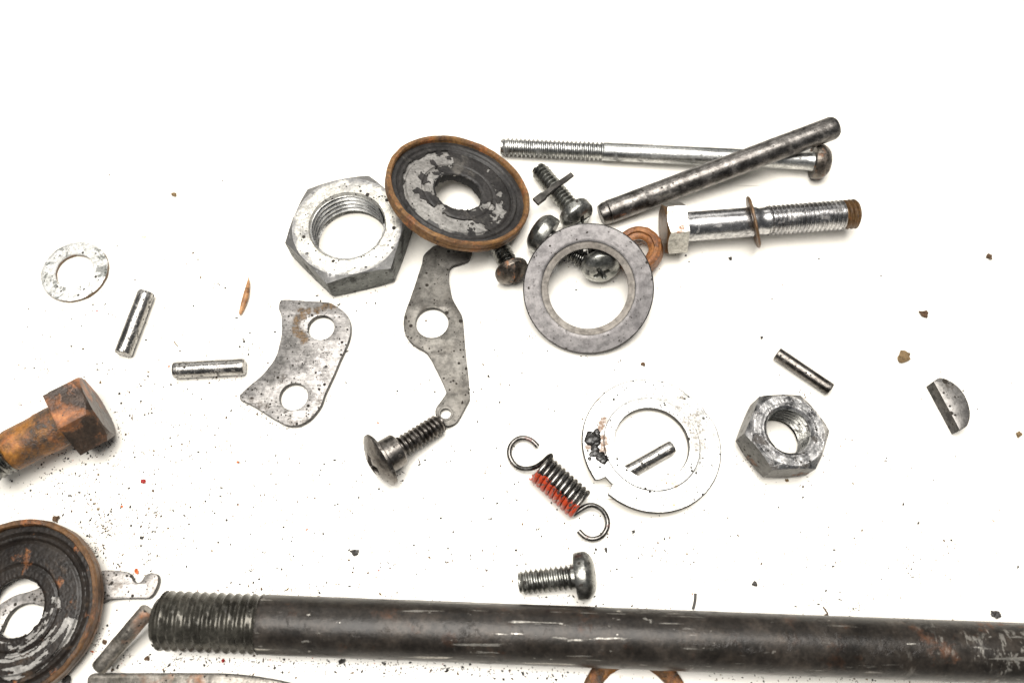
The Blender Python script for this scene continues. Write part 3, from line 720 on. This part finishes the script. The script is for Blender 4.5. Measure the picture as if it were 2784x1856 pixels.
# strip of metal lying across the first screw
x = (P(1556, 475, 5.6) - P(1457, 549, 5.6)); LW = x.length; x.normalize(); y = Vector((0, 0, 1)).cross(x)
bar = []
for i in range(21):
    u = i/20; wv = 0.95 + 0.35*(u < 0.22) - 0.25*u; th = 0.75
    c = Vector(((u-0.5)*LW, 0, (0.35*math.sin(u*math.pi) - 0.5*max(0, 0.3-u))*MM))
    bar.append([c + Vector((0, dy*wv*MM, dz*th*MM)) for dy, dz in ((-0.8, -0.8), (-1, -0.5), (-1, 0.5), (-0.8, 0.8), (0.8, 0.8), (1, 0.5), (1, -0.5), (0.8, -0.8))])
v_, f_ = rings(bar, False, True, True)
mw = Matrix((x, y, Vector((0, 0, 1)))).transposed().to_4x4(); mw.translation = P(1506, 512, 6.4)
lp = obj('metal_strip', mesh('m', rough_up(v_, 0.12, 500, 4), f_, 30), M['edge'], None, mw); tag(lp, 'thin dark strip of metal lying across the thread of a pan-head screw', 'metal strip')

# rusty collar behind the ring
rot = tilted(Vector((-0.35, -0.10, 1)))
me = lathe(fine([(3.0, 0.0), (3.0, 3.4), (3.5, 3.9), (4.6, 4.1), (4.9, 4.7), (5.9, 4.8), (6.6, 4.2), (6.75, 3.0), (6.7, 0.6), (6.2, 0.0)], 0.4), 72, True, 0.16, 9)
mw = rest(me, rot, 1740, 690, 0.0)
t = thing('rusty_collar', 'small orange rusty collar half hidden behind the grey ring', 'collar', mw)
obj('collar_body', me, M['rust_ring'], t)
obj('bore_thread', thread(2.95, 1.1, 0.3, 3.3, depth=0.5, n=36, inward=True, taper=0, caps=False), M['screw_light'], t)

# shouldered truss-head screw
A, B = P(1200, 1149, 2.8), P(1008, 1266, 7.4)
t, L = bolt_thing('truss_head_screw', 'brown steel screw with broad domed head and thick collar, below the lever', 'screw', A, B)
zh = L - 2.4 - 0.9
obj('thread', thread(2.85, 1.22, 0, zh-5.0, depth=0.78, n=40, amp=0.03, seed=8), M['truss'], t)
obj('collar', lathe(fine([(2.3, zh-5.3), (2.9, zh-5.1), (3.9, zh-5.0), (4.3, zh-4.6), (4.35, zh-0.6), (4.1, zh), (4.1, zh+0.4)], 0.8), 56, False, 0.03, 4), M['truss'], t)
h = obj('head', crossface(7.2, 2.4, 0.9, sw=1.05, sl=3.0, depth=2.6, kind='truss', seed=4, amp=0.08, rot=0.6), M['truss'], t)
h.matrix_local = Matrix.Translation((0, 0, (L-2.4)*MM))
upd(); cling(h, 60, seed=14, up=0.0)

# ------------------------------------------------------------------ rusty hex bolt at the left edge
A, B = P(266, 1103, 8.7), P(-60, 1272, 10.6)
t, L = bolt_thing('rusty_hex_bolt', 'heavily rusted orange hex bolt reaching in from the left edge', 'bolt', A, B, math.radians(59))
h = obj('head', hexbody(8.5, 8.6, 0, 8.2, ch_top=False, ch_bot=True, n=144, amp=0.12, seed=8, slope=0.9), M['rust_dark'], t)
obj('shank', lathe(fine([(5.4, 8.4), (5.45, 9), (5.45, 13.5), (5.2, 14.5), (5.15, 21.5), (4.9, 22.6), (4.5, 23.2)], 0.8), 72, False, 0.14, 6), M['rust'], t)
obj('thread', thread(5.1, 1.5, 22.8, L, depth=0.6, n=48, taper=0, amp=0.04), M['screw'], t)
upd(); cling(h, 60, seed=21)

# ------------------------------------------------------------------ black shaft along the bottom
A, B = P(427, 1685, 7.4), P(2960, 1782, 8.2)
t, L = bolt_thing('long_shaft', 'long thick black steel shaft with threaded end along the bottom', 'shaft', A, B)
r = 6.65; zt = 24.5
obj('thread', thread(r+0.05, 1.95, 1.6, zt, depth=0.45, n=72, taper=0, amp=0.09, seed=3), M['shaft_thread'], t)
obj('end_chamfer', lathe(fine([(0.02, 0), (r-2.0, 0), (r-1.6, 0.15), (r-0.7, 1.7), (r-0.8, 2.0)], 0.4), 72, False, 0.05, 3), M['shaft_thread'], t)
s_ = obj('shaft_body', lathe(fine([(r-0.75, zt-0.6), (r-0.1, zt), (r, zt+0.6), (r, L), (0.02, L)], 2.2), 96, False, 0.05, 5), M['shaft'], t)

# ------------------------------------------------------------------ flat pieces
def flat_piece(name, label, cat, pts, holes, T, mat, bev=0.15, grit=80, seed=0, per=5, z0=0.0):
    c = P(sum(p[0] for p in pts)/len(pts), sum(p[1] for p in pts)/len(pts), T+z0); c.z = z0*MM
    def loc(p): q = P(p[0], p[1], T+z0); return (q.x-c.x, q.y-c.y) + tuple(p[2:])
    out = smooth_outline([loc(p) for p in pts], per)
    out = [p + Vector(noise.noise_vector(Vector((p.x*700, p.y*700, seed)))[:2])*0.00006 for p in out]
    hs = []
    for (hx, hy, hr) in holes:
        q = loc((hx, hy)); hs.append(circle(q, hr*MM))
    me = plate(out, hs, T, bev)
    if callable(mat): mat = mat(loc)
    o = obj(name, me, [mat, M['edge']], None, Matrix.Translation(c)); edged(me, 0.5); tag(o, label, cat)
    upd(); cling(o, grit, seed=seed, size=(0.03, 0.14))
    return o, c

pl = Q(640, 780, 3.824, [(470,135,'c'),(560,130),(800,148),(965,160),(1050,200),(1120,250),(1175,315),(1197,400),(1190,500),(1150,620),(1090,750),(1040,870),(990,980),(930,1110),(890,1220),(830,1310),(760,1380),(680,1425),(600,1440),(520,1430),(430,1385),(330,1325),(180,1230),(45,1165,'c'),(45,1120,'c'),(150,1020),(230,955),(290,900),(380,790),(430,700),(460,590),(480,480),(482,370),(475,280),(455,235),(452,180)])
def bracket_mat(loc):
    def mm(pts): return [(loc(q)[0]/MM, loc(q)[1]/MM) for q in Q(640, 780, 3.824, pts)]
    brown = mm([(690,250),(760,245),(850,235),(930,210),(1010,190),(655,310),(700,300),(640,360),(625,450),(665,480),(700,510),(720,545)])
    grey = mm([(830,700),(760,760),(850,790),(930,850),(700,830),(650,850),(900,740),(920,920),(760,690)])
    low = mm([(510,940),(480,980),(250,1230),(320,1240),(160,1170),(740,1390),(600,1420),(880,1190)])
    def paint(n, col, cover):
        g = near(n, grey, 1.6, 0.5, 260, 0.3); col = n.mix(n.math('MULTIPLY', g, 0.8), col, (0.10, 0.095, 0.09))
        l = near(n, low, 1.0, 0.5, 330); col = n.mix(n.math('MULTIPLY', l, 0.75), col, (0.06, 0.05, 0.04))
        b = near(n, brown, 1.05, 0.4, 420, 0.6)
        col = n.mix(n.math('MULTIPLY', b, 0.92), col, n.ramp(n.noise(900, 4, 0.7), [(0.35, (0.035, 0.02, 0.009)), (0.65, (0.19, 0.115, 0.05))]))
        return col, n.math('MAXIMUM', cover, b)
    return worn('brushed_plate', (0.25, 0.238, 0.225), (0.47, 0.45, 0.435), ns=130, metal=0.85, rough=(0.44, 0.56), dirt=(0.06, 0.05, 0.038), dirt_t=(0.60, 0.68), dirt_s=210, spk=[(800, 0.36), (1700, 0.45)], bump=0.25, lines=(110, 2300, 100), paint=paint, g=0.72)
bk, bc = flat_piece('bracket_plate', 'curved light steel plate with two round holes and brown stains', 'plate', pl, [(640+890/3.824, 780+420/3.824, 3.62), (640+605/3.824, 780+1137/3.824, 3.72)], 2.0, bracket_mat, seed=51, grit=150)

lv = Q(950, 640, 2.208, [(505,62,'c'),(448,115),(435,170),(405,260),(375,350),(345,430),(327,490),(325,545),(335,590),(365,635),(410,670),(455,695),(487,735),(520,800),(555,870),(584,940,'c'),(555,985),(522,1030),(515,1065),(528,1108),(560,1135),(600,1142),(640,1122),(668,1082),(722,980,'c'),(718,900),(708,800),(695,680),(685,560),(678,490),(650,435),(620,380),(605,320),(595,250),(599,205),(622,180),(670,165),(715,145),(733,100,'c'),(725,60),(600,40)])
lever, lc = flat_piece('pawl_lever', 'slim grey steel lever with one large hole, its tip under the rusty cup', 'lever', lv, [(950+496/2.208, 640+522/2.208, 4.45), (950+577/2.208, 640+1068/2.208, 1.45)], 1.7, M['lever'], seed=52, grit=170)
def ringlet(name, pos, prof, mat, parent, z, n=60):
    me = lathe(prof, n, True); o = obj(name, me, mat, parent)
    o.matrix_world = Matrix.Translation((pos.x, pos.y, z*MM)); return o
upd()
q = P(950+577/2.208, 640+1068/2.208, 1.7)
ringlet('eyelet_rim', q, [(1.42, 0.0), (1.42, 0.22), (1.75, 0.30), (2.0, 0.22), (2.05, 0.0)], M['lever'], lever, 1.66)

hk = Q(0, 1390, 3.365, [(905,542),(980,535),(1080,540),(1150,550),(1190,572),(1207,610),(1228,640),(1262,648),(1295,628),(1318,588),(1360,562),(1410,562),(1440,585),(1446,640),(1420,715),(1380,772),(1335,795),(1200,795),(1000,805),(930,832),(700,900),(450,880),(300,842),(200,850),(110,905),(50,985),(0,1100,'c'),(-150,1060,'c'),(-80,920),(10,835),(130,765),(280,722),(500,640),(700,560)])
flat_piece('hooked_plate', 'pale pitted metal plate with a hooked notch, sticking out from under the dark cup', 'plate', hk, [], 1.9, M['hook'], seed=53, grit=110, bev=0.3)

ky = Q(2380, 660, 2.614, [(415,985,'c'),(445,962),(475,960),(520,975),(575,1010),(620,1060),(655,1125),(672,1195),(668,1262),(645,1305),(600,1327,'c')])
flat_piece('half_moon_key', 'grey half-moon shaft key lying near the right edge', 'key', ky, [], 4.4, M['key'], seed=54, grit=40, bev=0.12)

# flat zinc washer on the left
me = lathe(fine([(5.25, 0.25), (5.2, 1.2), (5.45, 1.5), (8.7, 1.5), (9.15, 1.25), (9.2, 0.5), (8.8, 0.05), (5.5, 0.0)], 0.5), 110, True, 0.09, 12)
mw = Matrix.Identity(4); c = P(201, 736, 1.5); c.z = 0; mw.translation = c
o = obj('flat_washer', me, [M['zinc_washer'], M['brown_rust']], None, mw); edged(me, 0.45); tag(o, 'small white zinc washer with dark worn patches, at the far left', 'washer')  # side wall: brown grime, with its shade put into the same colour
upd(); cling(o, 40, seed=61)

# notched tab washer, propped on the pin
NA = 260; rs = []
def Rout(a):
    d = (a - 221 + 180) % 360 - 180
    r = 18.0
    if abs(d) < 6.8: r -= 2.7 * min(1, (6.8-abs(d))/1.4)
    e = (a - 42 + 180) % 360 - 180
    if abs(e) < 26:
        r -= 0.55*(1 - (e/26)**2) + 0.30*noise.noise(Vector((a*0.16, 1, 2)))*(1 - abs(e)/26) + 0.25*noise.noise(Vector((a*0.5, 4, 2)))*(1-abs(e)/26)
    return r
def bend(a, r):
    e = (a - 42 + 180) % 360 - 180
    if abs(e) < 30 and r > 13: return 0.55*noise.noise(Vector((a*0.12, r*0.5, 7)))*(1-abs(e)/30)*(r-13)/5
    return 0.0
T_ = 1.4
for (k, z) in (('i', 0), ('i', T_-0.15), (9.75, T_), (12.2, T_), (12.3, T_-0.02), (12.5, T_-0.30), (12.58, T_-0.34), (14, T_-0.34), (15.1, T_-0.34), (16, T_-0.34), (17, T_-0.34), ('o1', T_-0.35), ('o', T_-0.56), ('o', 0.12), ('o1', 0.0), (12, 0.0)):
    ring = []
    for j in range(NA):
        a = 360*j/NA; ro_ = Rout(a)
        r = 9.6 if k == 'i' else (ro_ if k == 'o' else (ro_-0.26 if k == 'o1' else min(k, ro_-0.3)))
        ring.append(Vector((r*MM*math.cos(math.radians(a)), r*MM*math.sin(math.radians(a)), (z + bend(a, r))*MM)))
    rs.append(ring)
v_, f_ = rings(rs, True); me = mesh('m', v_, f_, 30)
rot = tilted(Vector((0.07, 0.075, 1)))
low = min((rot @ v.co).z for v in me.vertices); mw = rot.copy(); off = rot @ Vector((0, 0, T_*MM))
mw.translation = P(1773, 1204, (off.z - low)/MM) - off
t = thing('tab_washer', 'large thin white washer with a notch, bent edge and tar blobs, around a pin', 'washer', mw)
inv = mw.inverted()
def wl(pts):
    out = []
    for q in Q(1550, 1000, 3.733, pts):
        k = inv @ P(q[0], q[1], 2.6); out.append((k.x/MM, k.y/MM))
    return out
def tab_paint(n, col, cover):
    br = near(n, wl([(330,540),(320,560),(310,620),(290,650),(330,720),(335,780),(330,850),(180,820)]), 0.85, 0.5, 520, 0.6)
    dk = near(n, wl([(1100,400),(1180,530),(1230,580),(1270,700),(1330,760),(1290,790),(1130,310),(1320,600),(1250,480)]), 1.3, 0.7, 480)
    gy = near(n, wl([(1160,240),(1250,340),(1330,420),(1400,520),(1450,600),(1500,720),(1350,520)]), 1.6, 0.5, 420)
    ye = near(n, wl([(1040,1130),(1045,1190),(960,1350),(940,1150),(1030,1390),(440,150),(260,320)]), 0.9, 0.6, 620, 0.5)
    col = n.mix(n.math('MULTIPLY', gy, 0.55), col, (0.20, 0.20, 0.18))
    col = n.mix(n.math('MULTIPLY', dk, 0.7), col, (0.11, 0.08, 0.05))
    col = n.mix(n.math('MULTIPLY', ye, 0.7), col, (0.42, 0.25, 0.07))
    col = n.mix(n.math('MULTIPLY', br, 0.9), col, (0.16, 0.07, 0.02))
    return col, n.math('MAXIMUM', cover, n.math('MAXIMUM', br, dk))
M['tab'] = worn('bright_zinc_stained', (0.74, 0.73, 0.69), (0.92, 0.92, 0.90), ns=160, metal=0.4, rough=(0.30, 0.45), dirt=(0.10, 0.09, 0.07), dirt_t=(0.66, 0.72), dirt_s=300, spk=[(900, 0.4), (1700, 0.4)], bump=0.2, paint=tab_paint, g=1.0)
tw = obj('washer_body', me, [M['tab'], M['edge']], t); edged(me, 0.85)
# bent-up tab at the notch and stuck tar
pa = math.radians(221)
me = tube([Vector((15.1*MM*math.cos(pa+d), 15.1*MM*math.sin(pa+d), (1.05+0.25*math.cos(d*16))*MM)) for d in [(-0.105+0.21*i/10) for i in range(11)]], 0.28, 10)
obj('notch_lip', me, M['zinc_white'], tw)
rnd = random.Random(5)
V, F = [], []
bm = bmesh.new()
for (zx, zy, s) in [(225,735,58),(200,690,34),(265,660,30),(260,760,36),(245,830,34),(215,890,22),(260,880,30),(300,910,40),(335,940,36),(190,935,15),(172,852,10),(275,690,24)]:
    q = inv @ P(1550+zx/3.733, 1000+zy/3.733, 3.2)
    rr = 1.4*s/3.733*0.095*MM
    m = Matrix.Translation((q.x, q.y, (T_-0.36)*MM)) @ Matrix.Diagonal((1, 1, 0.24, 1))
    g = bmesh.ops.create_icosphere(bm, subdivisions=2, radius=rr, matrix=m)
    for vv in g['verts']: vv.co += noise.noise_vector(vv.co*1500)*rr*0.3
me = bpy.data.meshes.new('tar'); bm.to_mesh(me); bm.free(); me.polygons.foreach_set('use_smooth', [True]*len(me.polygons))
o = obj('tar_blobs', me, M['tar'], tw); o['label'] = 'glossy black tar stuck to the washer'
upd(); cling(tw, 130, seed=63)

# ------------------------------------------------------------------ pins
def pin(label, a, b, r, seed, z=None, mat='pin', ch=0.35):
    A, B = P(a[0], a[1], z or r), P(b[0], b[1], z or r); L = (B-A).length/MM
    me = lathe(fine([(0.02, 0), (r-ch-0.1, 0.0), (r-ch*0.4, 0.12), (r, ch+0.2), (r, L-ch-0.2), (r-ch*0.4, L-0.12), (r-ch-0.1, L), (0.02, L)], 1.0), 40, False, 0.04, seed)
    o = obj('dowel_pin', me, M[mat], None, frame(A, B)); tag(o, label, 'pin')
    upd(); cling(o, 45, seed=seed, size=(0.03, 0.13), up=-0.1); return o
pin('bright dowel pin between the small zinc washer and the rusty bolt', (398, 795), (334, 963), 2.25, 71)
pin('bright dowel pin lying level, left of the two-hole plate', (473, 1006), (666, 996), 2.2, 72)
pin('bright dowel pin inside the hole of the notched white washer', (1696, 1288), (1829, 1213), 1.75, 73)
pin('slim dowel pin directly above the small thick nut', (2112, 960), (2258, 1059), 1.75, 74, ch=0.15, mat='truss')

# ------------------------------------------------------------------ tension spring
A, B = P(1468, 1270, 4.1), P(1578, 1372, 4.1)
mw = frame(A, B); t = thing('tension_spring', 'small coil spring with two open hooks and red paint on one side', 'spring', mw)
L = (B-A).length/MM; Rm, wr, turns = 3.5, 0.66, 10
inv = mw.inverted()
path = []
for i in range(turns*28+1):
    u = i/(turns*28); a = 2*math.pi*turns*u + math.pi
    path.append(Vector((Rm*MM*math.cos(a), Rm*MM*math.sin(a), L*MM*u)))
me = tube(path, wr, 12)
obj('coil', me, M['spring'], t)
h1 = Q(1350, 1160, 3.2, [(480,248,7.2),(450,262,6.4),(400,308,4.6),(330,350,3.2),(240,364,2.2),(160,330,1.6),(113,250,1.4),(122,165,1.4),(180,106,1.4),(250,97,1.4),(310,122,1.4),(360,172,1.4)])
h2 = Q(1350, 1160, 3.2, [(640,764,2.2),(680,752,2.4),(725,722,2.8),(785,688,2.8),(850,684,2.6),(920,725,2.2),(962,800,1.8),(960,880,1.5),(912,950,1.4),(840,975,1.4),(770,956,1.4),(712,902,1.4)])
for hh in (h1, h2):
    pth = catmull([inv @ P(*p) for p in hh], 7)
    obj('hook', tube(pth, wr, 12), M['hookwire'], t)

# ------------------------------------------------------------------ bent wire rod at the bottom left
pin_a, pin_b = P(403, 1656, 8.2), P(268, 1817, 4.6); L = (pin_b-pin_a).length/MM; r = 1.9
me = lathe(fine([(0.02, 0), (r-0.25, 0.0), (r-0.05, 0.2), (r, 0.5), (r, L-0.6), (r-0.1, L-0.2), (r-0.35, L), (0.02, L)], 0.9), 44, False, 0.09, 33)
o = obj('straight_rod', me, M['wire'], None, frame(pin_a, pin_b)); tag(o, 'short straight grey rod leaning from the bar towards the threaded shaft end', 'rod')
upd(); cling(o, 40, seed=81)
top_e = [(233, 1850), (236, 1838), (246, 1830), (262, 1828), (330, 1828), (420, 1828), (520, 1828), (600, 1829), (660, 1833), (720, 1841), (780, 1853), (840, 1870), (900, 1892)]
bot_e = [(890, 1950), (800, 1925), (720, 1908), (640, 1899), (560, 1896), (420, 1895), (300, 1895), (260, 1893), (241, 1882), (234, 1866)]
flat_piece('flat_bar', 'thick grey-brown metal bar along the bottom edge at the left', 'bar', top_e + bot_e, [], 3.0, M['wire'], bev=0.9, grit=50, seed=82)

# rusty ring under the shaft
me = lathe(fine([(9.0, 0.2), (9.0, 1.0), (9.6, 1.5), (12.2, 1.5), (12.9, 1.0), (12.9, 0.2), (12.4, 0.0), (9.4, 0.0)], 0.4), 110, True, 0.16, 17)
mw = Matrix.Identity(4); c = P(1728, 1925, 1.4); c.z = 0; mw.translation = c
o = obj('rusty_ring', me, M['rust'], None, mw); tag(o, 'rusty orange ring peeping out below the black shaft', 'ring')
upd(); cling(o, 60, seed=83)

# dry husk
c0, c1 = P(677, 752, 0.9), P(652, 856, 0.9)
pth = [c0.lerp(c1, i/24) + Vector((0.0005*math.sin(i/24*3.1), 0, 0.0002*math.sin(i/24*3))) for i in range(25)]
def hr(u): return 0.10 + 0.72*max(0, math.sin(min(1, max(0, (u-0.08)/0.92))*math.pi))**0.5 * (0.85 if u < 0.4 else 1.0) if u > 0.08 else 0.12
me = tube(pth, hr, 12, amp=0.09)
o = obj('seed_husk', me, M['husk'], None); tag(o, 'thin reddish brown dry husk lying left of the two-hole plate', 'husk')

# ------------------------------------------------------------------ loose crumbs, the larger ones one by one
def crumb(px, py, size, mat, label, seed, sx=1.0, ang=0.0):
    rnd = random.Random(seed); bm = bmesh.new(); bmesh.ops.create_icosphere(bm, subdivisions=2, radius=1.0)
    s = size*0.40*0.1*MM
    for v_ in bm.verts:
        k = 1 + 0.8*noise.noise(v_.co*1.2 + Vector((seed*1.7, 3, 1))) + 0.55*noise.noise(v_.co*2.6 + Vector((seed, 0, 5)))
        v_.co = Vector((v_.co.x*k*s*sx, v_.co.y*k*s, (v_.co.z*k*0.6)*s))
    lo = min(v_.co.z for v_ in bm.verts)
    for v_ in bm.verts: v_.co.z -= lo
    me = bpy.data.meshes.new('crumb'); bm.to_mesh(me); bm.free()
    mw = Matrix.Rotation(math.radians(ang), 4, 'Z'); c = P(px, py, 0); mw.translation = c
    o = obj('dirt_crumb', me, M[mat], None, mw); tag(o, label, 'crumb', 'loose crumbs of dirt on the table'); return o
CR = [
 (2688, 699, 20, 'grit_brown', 'round dark brown crumb alone near the upper right edge', 1.0, 0),
 (2511, 857, 22, 'grit_brown', 'angular brown crumb between the plated bolt and the half-moon key', 1.2, -50),
 (2456, 973, 30, 'grit_tan', 'largest tan crumb above and left of the half-moon key', 1.5, 20),
 (475, 531, 15, 'grit_tan', 'tan crumb alone in the white area left of the large nut', 1.3, 0),
 (155, 1411, 20, 'grit_brown', 'brown crumb just above the dark cup at the left edge', 1.0, 30),
 (965, 1501, 19, 'grit', 'black crumb between the truss-head screw and the black shaft', 1.3, 0),
 (2704, 1669, 19, 'grit', 'black crumb just above the right end of the shaft', 1.4, -30),
 (1985, 704, 12, 'grit', 'small dark crumb just below the plated hex bolt', 1.0, 0),
 (184, 1850, 26, 'grit', 'biggest black crumb at the bottom edge beside the dark cup', 1.0, 60),
 (391, 1308, 13, 'grit_red', 'dark red flake right of and below the rusty hex bolt', 1.0, 0),
 (1647, 1495, 17, 'grit', 'long black crumb below the lower hook of the spring', 0.5, 10),
 (1748, 990, 13, 'grit_brown', 'brown crumb just above the notched white washer', 1.2, 0),
 (2768, 1182, 16, 'grit_tan', 'pale tan crumb at the right edge beside the half-moon key', 1.2, 20),
 (373, 1553, 17, 'grit_orange', 'bright orange flake in the notch of the hooked plate', 0.6, 20),
 (402, 1788, 14, 'grit_brown', 'brown crumb below the threaded end of the shaft', 0.9, 0),
 (286, 1745, 13, 'grit_brown', 'dark crumb between the dark cup and the bent rod', 0.9, 40),
 (2052, 1587, 14, 'grit', 'black crumb above the shaft, right of the small pan-head screw', 1.2, 0),
 (385, 1461, 11, 'grit', 'black speck above the hooked plate', 1.0, 0),
 (930, 1797, 15, 'grit', 'black crumb just under the black shaft left of centre', 1.2, -20),
 (1713, 1335, 12, 'grit', 'black crumb beside the notch of the white washer', 1.2, -30),
 (1722, 1445, 10, 'grit', 'black speck below the notched white washer', 1.0, 0),
 (2139, 1305, 10, 'grit_tan', 'tan speck just below the small thick nut', 1.3, 0),
 (607, 1795, 9, 'grit_red', 'orange-red flake under the shaft thread', 1.0, 0),
 (2070, 918, 10, 'grit', 'dark speck above and left of the slim pin', 1.0, 0),
 (1620, 1785+45, 10, 'grit', 'black speck left of the rusty ring', 1.0, 0),
]
for i, (px, py, s, m_, lb, sx, an) in enumerate(CR): crumb(px, py, s, m_, lb, 300+i, sx, an)
# orange flake on the shaft thread
# fine dust nobody could count
rnd = random.Random(77)
V, F, mi = [], [], []
def speck(px, py, s, m_):
    n0 = len(F); c = P(px, py, 0); chunk(rnd, (c.x, c.y, s*0.3), s, V, F, 0.5); mi.extend([m_]*(len(F)-n0))
def pick(): 
    u = rnd.random(); return 0 if u < 0.68 else (1 if u < 0.87 else (2 if u < 0.982 else (3 if u < 0.993 else 4)))
def size(): return 0.1*MM*0.5*(rnd.uniform(1.9, 4.2) if rnd.random() < 0.87 else rnd.uniform(4.2, 8.0))
# (centre x, y, spread x, y, number): the dust lies thickest on the left and thins out towards the top
CL = [(210,1300,190,130,520),(330,1430,200,90,420),(450,1120,260,150,330),(160,1010,170,90,120),(330,1560,90,60,130),(600,1350,260,170,330),(760,1560,260,60,170),
      (900,1350,260,170,260),(1100,1480,260,110,190),(1330,1330,180,160,200),(1500,1480,200,90,130),(1180,1060,200,150,150),(1420,1000,160,100,80),(1750,1500,260,110,170),(2050,1480,280,120,150),
      (2350,1560,280,100,130),(2150,1250,200,120,80),(1700,1060,160,80,50),(560,1800,260,40,190),(1100,1815,350,30,170),(1500,1835,160,20,60),(2200,1845,350,15,50),(300,1760,60,60,90),(700,960,160,140,120),(300,860,160,120,80),(560,760,160,90,30),(880,830,120,60,50),
      (2550,1350,180,200,40),(2600,950,160,200,16),(1900,760,250,60,30),(420,600,250,120,14),(1600,740,60,60,24),(2300,760,200,80,10)]
for (cx, cy, sx, sy, n) in CL:
    for _ in range(int(n*0.9)):
        px, py = rnd.gauss(cx, sx*0.62), rnd.gauss(cy, sy*0.62)
        if -60 < px < 2850 and 380 < py < 1950: speck(px, py, size(), pick())
# small families of specks, thicker where the dust lies thicker
for _ in range(190):
    (cx, cy, sx, sy, n) = rnd.choices(CL, weights=[c[4] for c in CL])[0]
    qx, qy, sp = rnd.gauss(cx, sx*0.7), rnd.gauss(cy, sy*0.7), rnd.uniform(3, 14)
    an = rnd.uniform(0, 3.14); st = rnd.uniform(0.25, 1.0)
    if qy < 500: continue
    for _ in range(rnd.randint(4, 13)):
        u, w_ = rnd.gauss(0, sp), rnd.gauss(0, sp*st)
        speck(qx+u*math.cos(an)-w_*math.sin(an), qy+u*math.sin(an)+w_*math.cos(an), size()*rnd.uniform(0.5, 1.1), pick())
# clumps of swept-together grit
for (cx, cy, n, s) in [(290,1420,40,14),(420,1400,26,10),(270,1500,24,12),(300,1450,20,9),(700,1600,22,14),(860,1600,24,10),(1440,915,24,10),(1310,1280,10,8),(2330,1650,26,12),(2240,1640,20,20),(480,1800,26,14),(450,1815,18,8),(250,1490,20,10),(690,940,16,16),(2050,1300,20,22),(2010,1250,16,16),(1640,1080,14,12)]:
    for _ in range(n): speck(rnd.gauss(cx, s), rnd.gauss(cy, s*0.7), size()*0.9, pick())
# grit swept against the near edges of things
for (x0, y0, x1, y1, n) in [(560,1790,1600,1830,150),(1900,1838,2784,1856,60),(500,1600,1300,1630,40),(1400,1635,2600,1690,70),(1440,960,1700,985,24),(640,1095,790,1180,40),(800,1180,950,1020,24),(900,800,1060,770,14),(60,1250,300,1210,50),(1640,1340,1900,1395,30),(1400,1625,1560,1620,26),(480,1035,660,1025,22),(1040,1320,1180,1230,24),(2100,1010,2200,1080,20),(2020,1240,2180,1300,20)]:
    for _ in range(n):
        u = rnd.random(); speck(x0+(x1-x0)*u+rnd.gauss(0, 4), y0+(y1-y0)*u+rnd.gauss(0, 5), size(), pick())
me = mesh('metal_dust', V, F, 0)
du = obj('metal_dust', me, [M['grit'], M['grit_brown'], M['grit_tan'], M['grit_orange'], M['grit_red']])
me.polygons.foreach_set('material_index', mi); du['kind'] = 'stuff'; du['label'] = 'fine dark metal dust and grit scattered over the white table'

# a few fibres and slivers
def fibre(label, pts, r, mat):
    o = obj('sliver', tube(catmull([P(x, y, 0.25) for x, y in pts], 6), r, 6), M[mat]); tag(o, label, 'sliver')
fibre('thin dark sliver just above the shaft, right of the zinc pan-head screw', [(1891, 1612), (1890, 1630), (1887, 1645), (1884, 1655)], 0.35, 'grit')
fibre('thin brown curl of metal above the right half of the shaft', [(2238, 1648), (2246, 1660), (2250, 1667), (2242, 1671)], 0.16, 'grit_brown')
fibre('pale hair-thin fibre between the two bright pins on the left', [(473, 927), (477, 934), (484, 941)], 0.12, 'grit_tan')
